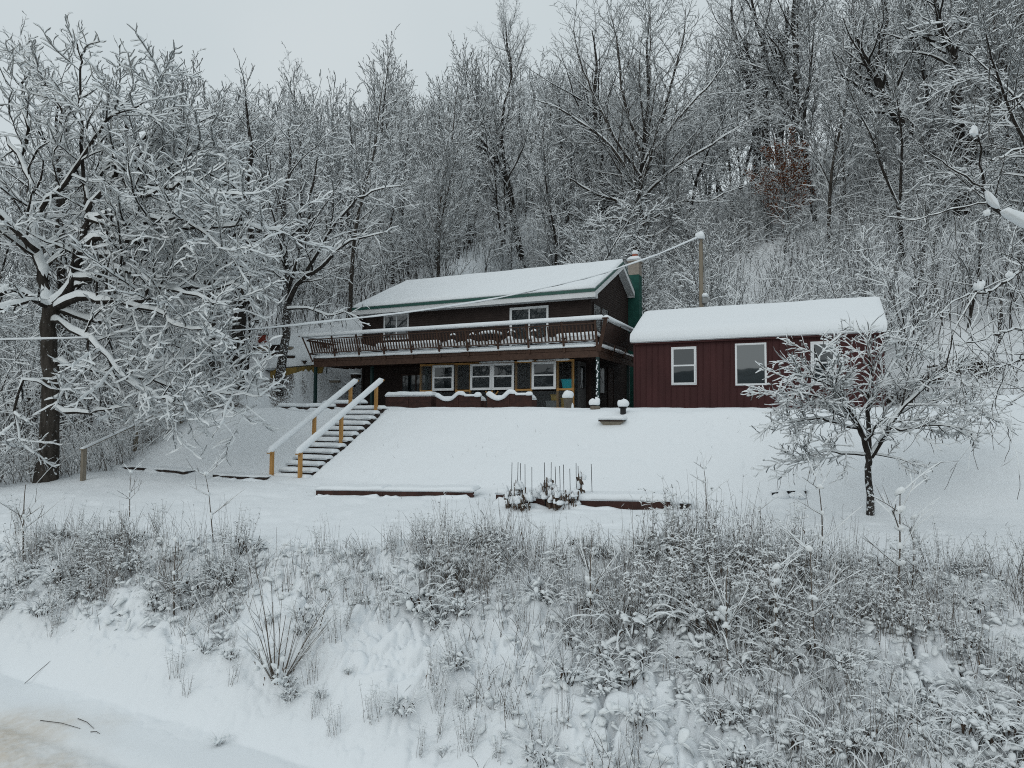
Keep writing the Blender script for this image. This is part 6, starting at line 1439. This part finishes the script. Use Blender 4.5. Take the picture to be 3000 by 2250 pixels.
# single stems and grass blades between the clumps: nobody could count them
ch = []; lv = []; rng = np.random.default_rng(71); pts = []
while len(pts) < 5600:
    t = rng.uniform(5.4, 12.4); s = rng.uniform(-15.5, 6.0); x, y, _ = W(s, t, 0)
    if y < 4.4 or abs(x) > .82*y+.5: continue
    d, u = dens(s, t)
    if u > 1.12 or d < .2 or rng.random() > d*.9: continue
    if vnoise(np.array([s*1.1]), np.array([t*1.3]), 15)[0] < .36+.22*rng.random(): continue
    pts.append((x, y, u))
while len(pts) < 5760:                               # a few tips poking out of the lawn
    t = rng.uniform(12.2, 19); s = rng.uniform(-20, 6); x, y, _ = W(s, t, 0)
    if vnoise(np.array([s*.5]), np.array([t*.5]), 19)[0] > .5: pts.append((x, y, 9))
XY = np.array(pts); ZZ = H(XY[:, 0], XY[:, 1])
for (x, y, u), z in zip(pts, ZZ):
    h = rng.uniform(.06, .16) if u > 5 else (rng.uniform(.2, .6) if u < .6 else rng.uniform(.3, 1.0))*hsc(W and float(np.dot((x, y), SD[:2])), u); a = rng.uniform(0, 6.28); ln_ = abs(rng.normal(0, .3)); b = rng.uniform(0, .5)
    P = [(x+cos(a)*h*(ln_*q+b*q*q), y+sin(a)*h*(ln_*q+b*q*q), z-.04+h*(q-.35*b*q*q)) for q in (0, .25, .5, .75, 1)]
    r = rng.uniform(.0022, .0042); ch.append((P, [r, r*.9, r*.75, r*.6, r*.4]))
g = obj('dry_grass', np_mesh('dry_grass', *tube_arrays(ch, 3), STEM), kind='stuff')
obj('snow_clumps', np_mesh('grass_snow', *snow_arrays(ch, .006, .005, .8, 5, False, .3, .3), SNOWB), g)
# pads of snow bridging the low growth
C = []; rng = np.random.default_rng(72)
while len(C) < 5200:
    t = rng.uniform(5.6, 12.0); s = rng.uniform(-15.5, 6.0); x, y, _ = W(s, t, 0)
    if y < 4.4 or abs(x) > .82*y+.5: continue
    d, u = dens(s, t)
    if u > 1.0 or rng.random() > d or d < .25: continue
    C.append((x, y, u))
C = np.array(C); Z = H(C[:, 0], C[:, 1]); rx = .014+.06*rng.random(len(C))**2.0
V, F = blob_arrays(np.stack([C[:, 0], C[:, 1], Z+rx*rng.uniform(-.3, .5, len(C))+.16*rng.random(len(C))**3], 1), rx, rx*rng.uniform(.45, .75, len(C)), rng, 9)
obj('snow_pads', np_mesh('snow_pads', V, F, SNOWB), kind='stuff')
# dark fern-like brush hanging on the cut right of the shed
XYb = []
while len(XYb) < 420:
    t = rng.normal(30.9, .35); s = rng.uniform(1.5, 6.5); x, y, _ = W(s, t, 0); XYb.append((x, y))
XYb = np.array(XYb); ZZ = H(XYb[:, 0], XYb[:, 1])+.1
ch = []
for (x, y), z in zip(XYb, ZZ):
    a = rng.uniform(0, 6.28); l = rng.uniform(.2, .5); ch.append(([(x, y, z), (x+cos(a)*l*.5, y+sin(a)*l*.5, z+.12), (x+cos(a)*l, y+sin(a)*l-.1, z-.08)], [.03, .03, .01]))
o = obj('dark_brush', np_mesh('dark_brush', *tube_arrays(ch, 4), STEMD), kind='stuff')
sn_ = obj('snow_clumps', np_mesh('dark_brush_snow', *snow_arrays(ch[::3], .02, .02, .5, 3), SNOWB), o)
# fallen twigs on the road's edge
for px, py, px2, py2, lab in ((118, 2116, 235, 2137, 'thin bare twig lying on the snow at the lower left'), (228, 2110, 275, 2140, 'short bare twig lying just right of the longer one'), (265, 2150, 292, 2155, 'tiny curled twig end on the snow at the lower left'), (72, 2005, 148, 1938, 'curved dark stem poking out of the snow at the foot of the bank')):
    a, b = ground_hit(px, py), ground_hit(px2, py2); e = empty('fallen_twig', tuple(a)); tag(e, lab, 'twig'); m = (a+b)/2+[0, .02, .02]; mb = MB(); mb.tube([tuple(a*0+[0, 0, .01]), tuple(m-a), tuple(b-a+[0, 0, .01])], [.005, .0045, .003], 5); mb.build('twig', TWIG, e)

# ------------------------------------------------------------------ light: flat overcast
wd = bpy.data.worlds.new('World'); SC.world = wd; wd.use_nodes = True; nt = wd.node_tree
bg = nt.nodes['Background']; sky = nt.nodes.new('ShaderNodeTexSky'); sky.sky_type = 'NISHITA'; sky.sun_disc = False
SUN_EL, SUN_AZ = radians(38), radians(215)
sky.sun_elevation = SUN_EL; sky.sun_rotation = SUN_AZ; sky.air_density = 1.2; sky.dust_density = 4; sky.altitude = 200
hs = nt.nodes.new('ShaderNodeHueSaturation'); hs.inputs['Saturation'].default_value = .25; nt.links.new(sky.outputs[0], hs.inputs['Color'])
tc = nt.nodes.new('ShaderNodeTexCoord'); nz = nt.nodes.new('ShaderNodeTexNoise'); nz.inputs['Scale'].default_value = 2.2; nz.inputs['Detail'].default_value = 3
nt.links.new(tc.outputs['Generated'], nz.inputs['Vector'])
cr = nt.nodes.new('ShaderNodeValToRGB'); e0, e1 = cr.color_ramp.elements; e0.position = .3; e1.position = .7
e0.color = (*[CLOUD*q for q in (.868, .980, 1.03)], 1); e1.color = (*[CLOUD*q for q in (.965, 1.06, 1.10)], 1); nt.links.new(nz.outputs['Fac'], cr.inputs[0])
mx = nt.nodes.new('ShaderNodeMix'); mx.data_type = 'RGBA'; mx.inputs[0].default_value = .93
nt.links.new(hs.outputs[0], mx.inputs[6]); nt.links.new(cr.outputs[0], mx.inputs[7]); nt.links.new(mx.outputs[2], bg.inputs[0]); bg.inputs[1].default_value = .10
sl = bpy.data.lights.new('sun', 'SUN'); sl.energy = .5; sl.angle = radians(60); sl.color = (1, .97, .93)
so = bpy.data.objects.new('sun', sl); COL.objects.link(so); dv = Vector((-sin(SUN_AZ)*cos(SUN_EL), -cos(SUN_AZ)*cos(SUN_EL), -sin(SUN_EL))); so.rotation_euler = dv.to_track_quat('-Z', 'Y').to_euler()
SC.view_settings.view_transform = 'Standard'; SC.view_settings.look = 'None'; SC.view_settings.exposure = 0; SC.view_settings.gamma = 1
SC.render.engine = 'CYCLES'; cy = SC.cycles; cy.max_bounces = 5; cy.diffuse_bounces = 3; cy.glossy_bounces = 2; cy.transparent_max_bounces = 6; cy.transmission_bounces = 2; cy.caustics_reflective = False; cy.caustics_refractive = False
cy.use_denoising = DENOISE; cy.pixel_filter_type = 'BLACKMAN_HARRIS'; cy.filter_width = 1.05; cy.use_adaptive_sampling = False
try: cy.sampling_pattern = 'BLUE_NOISE'
except Exception: pass
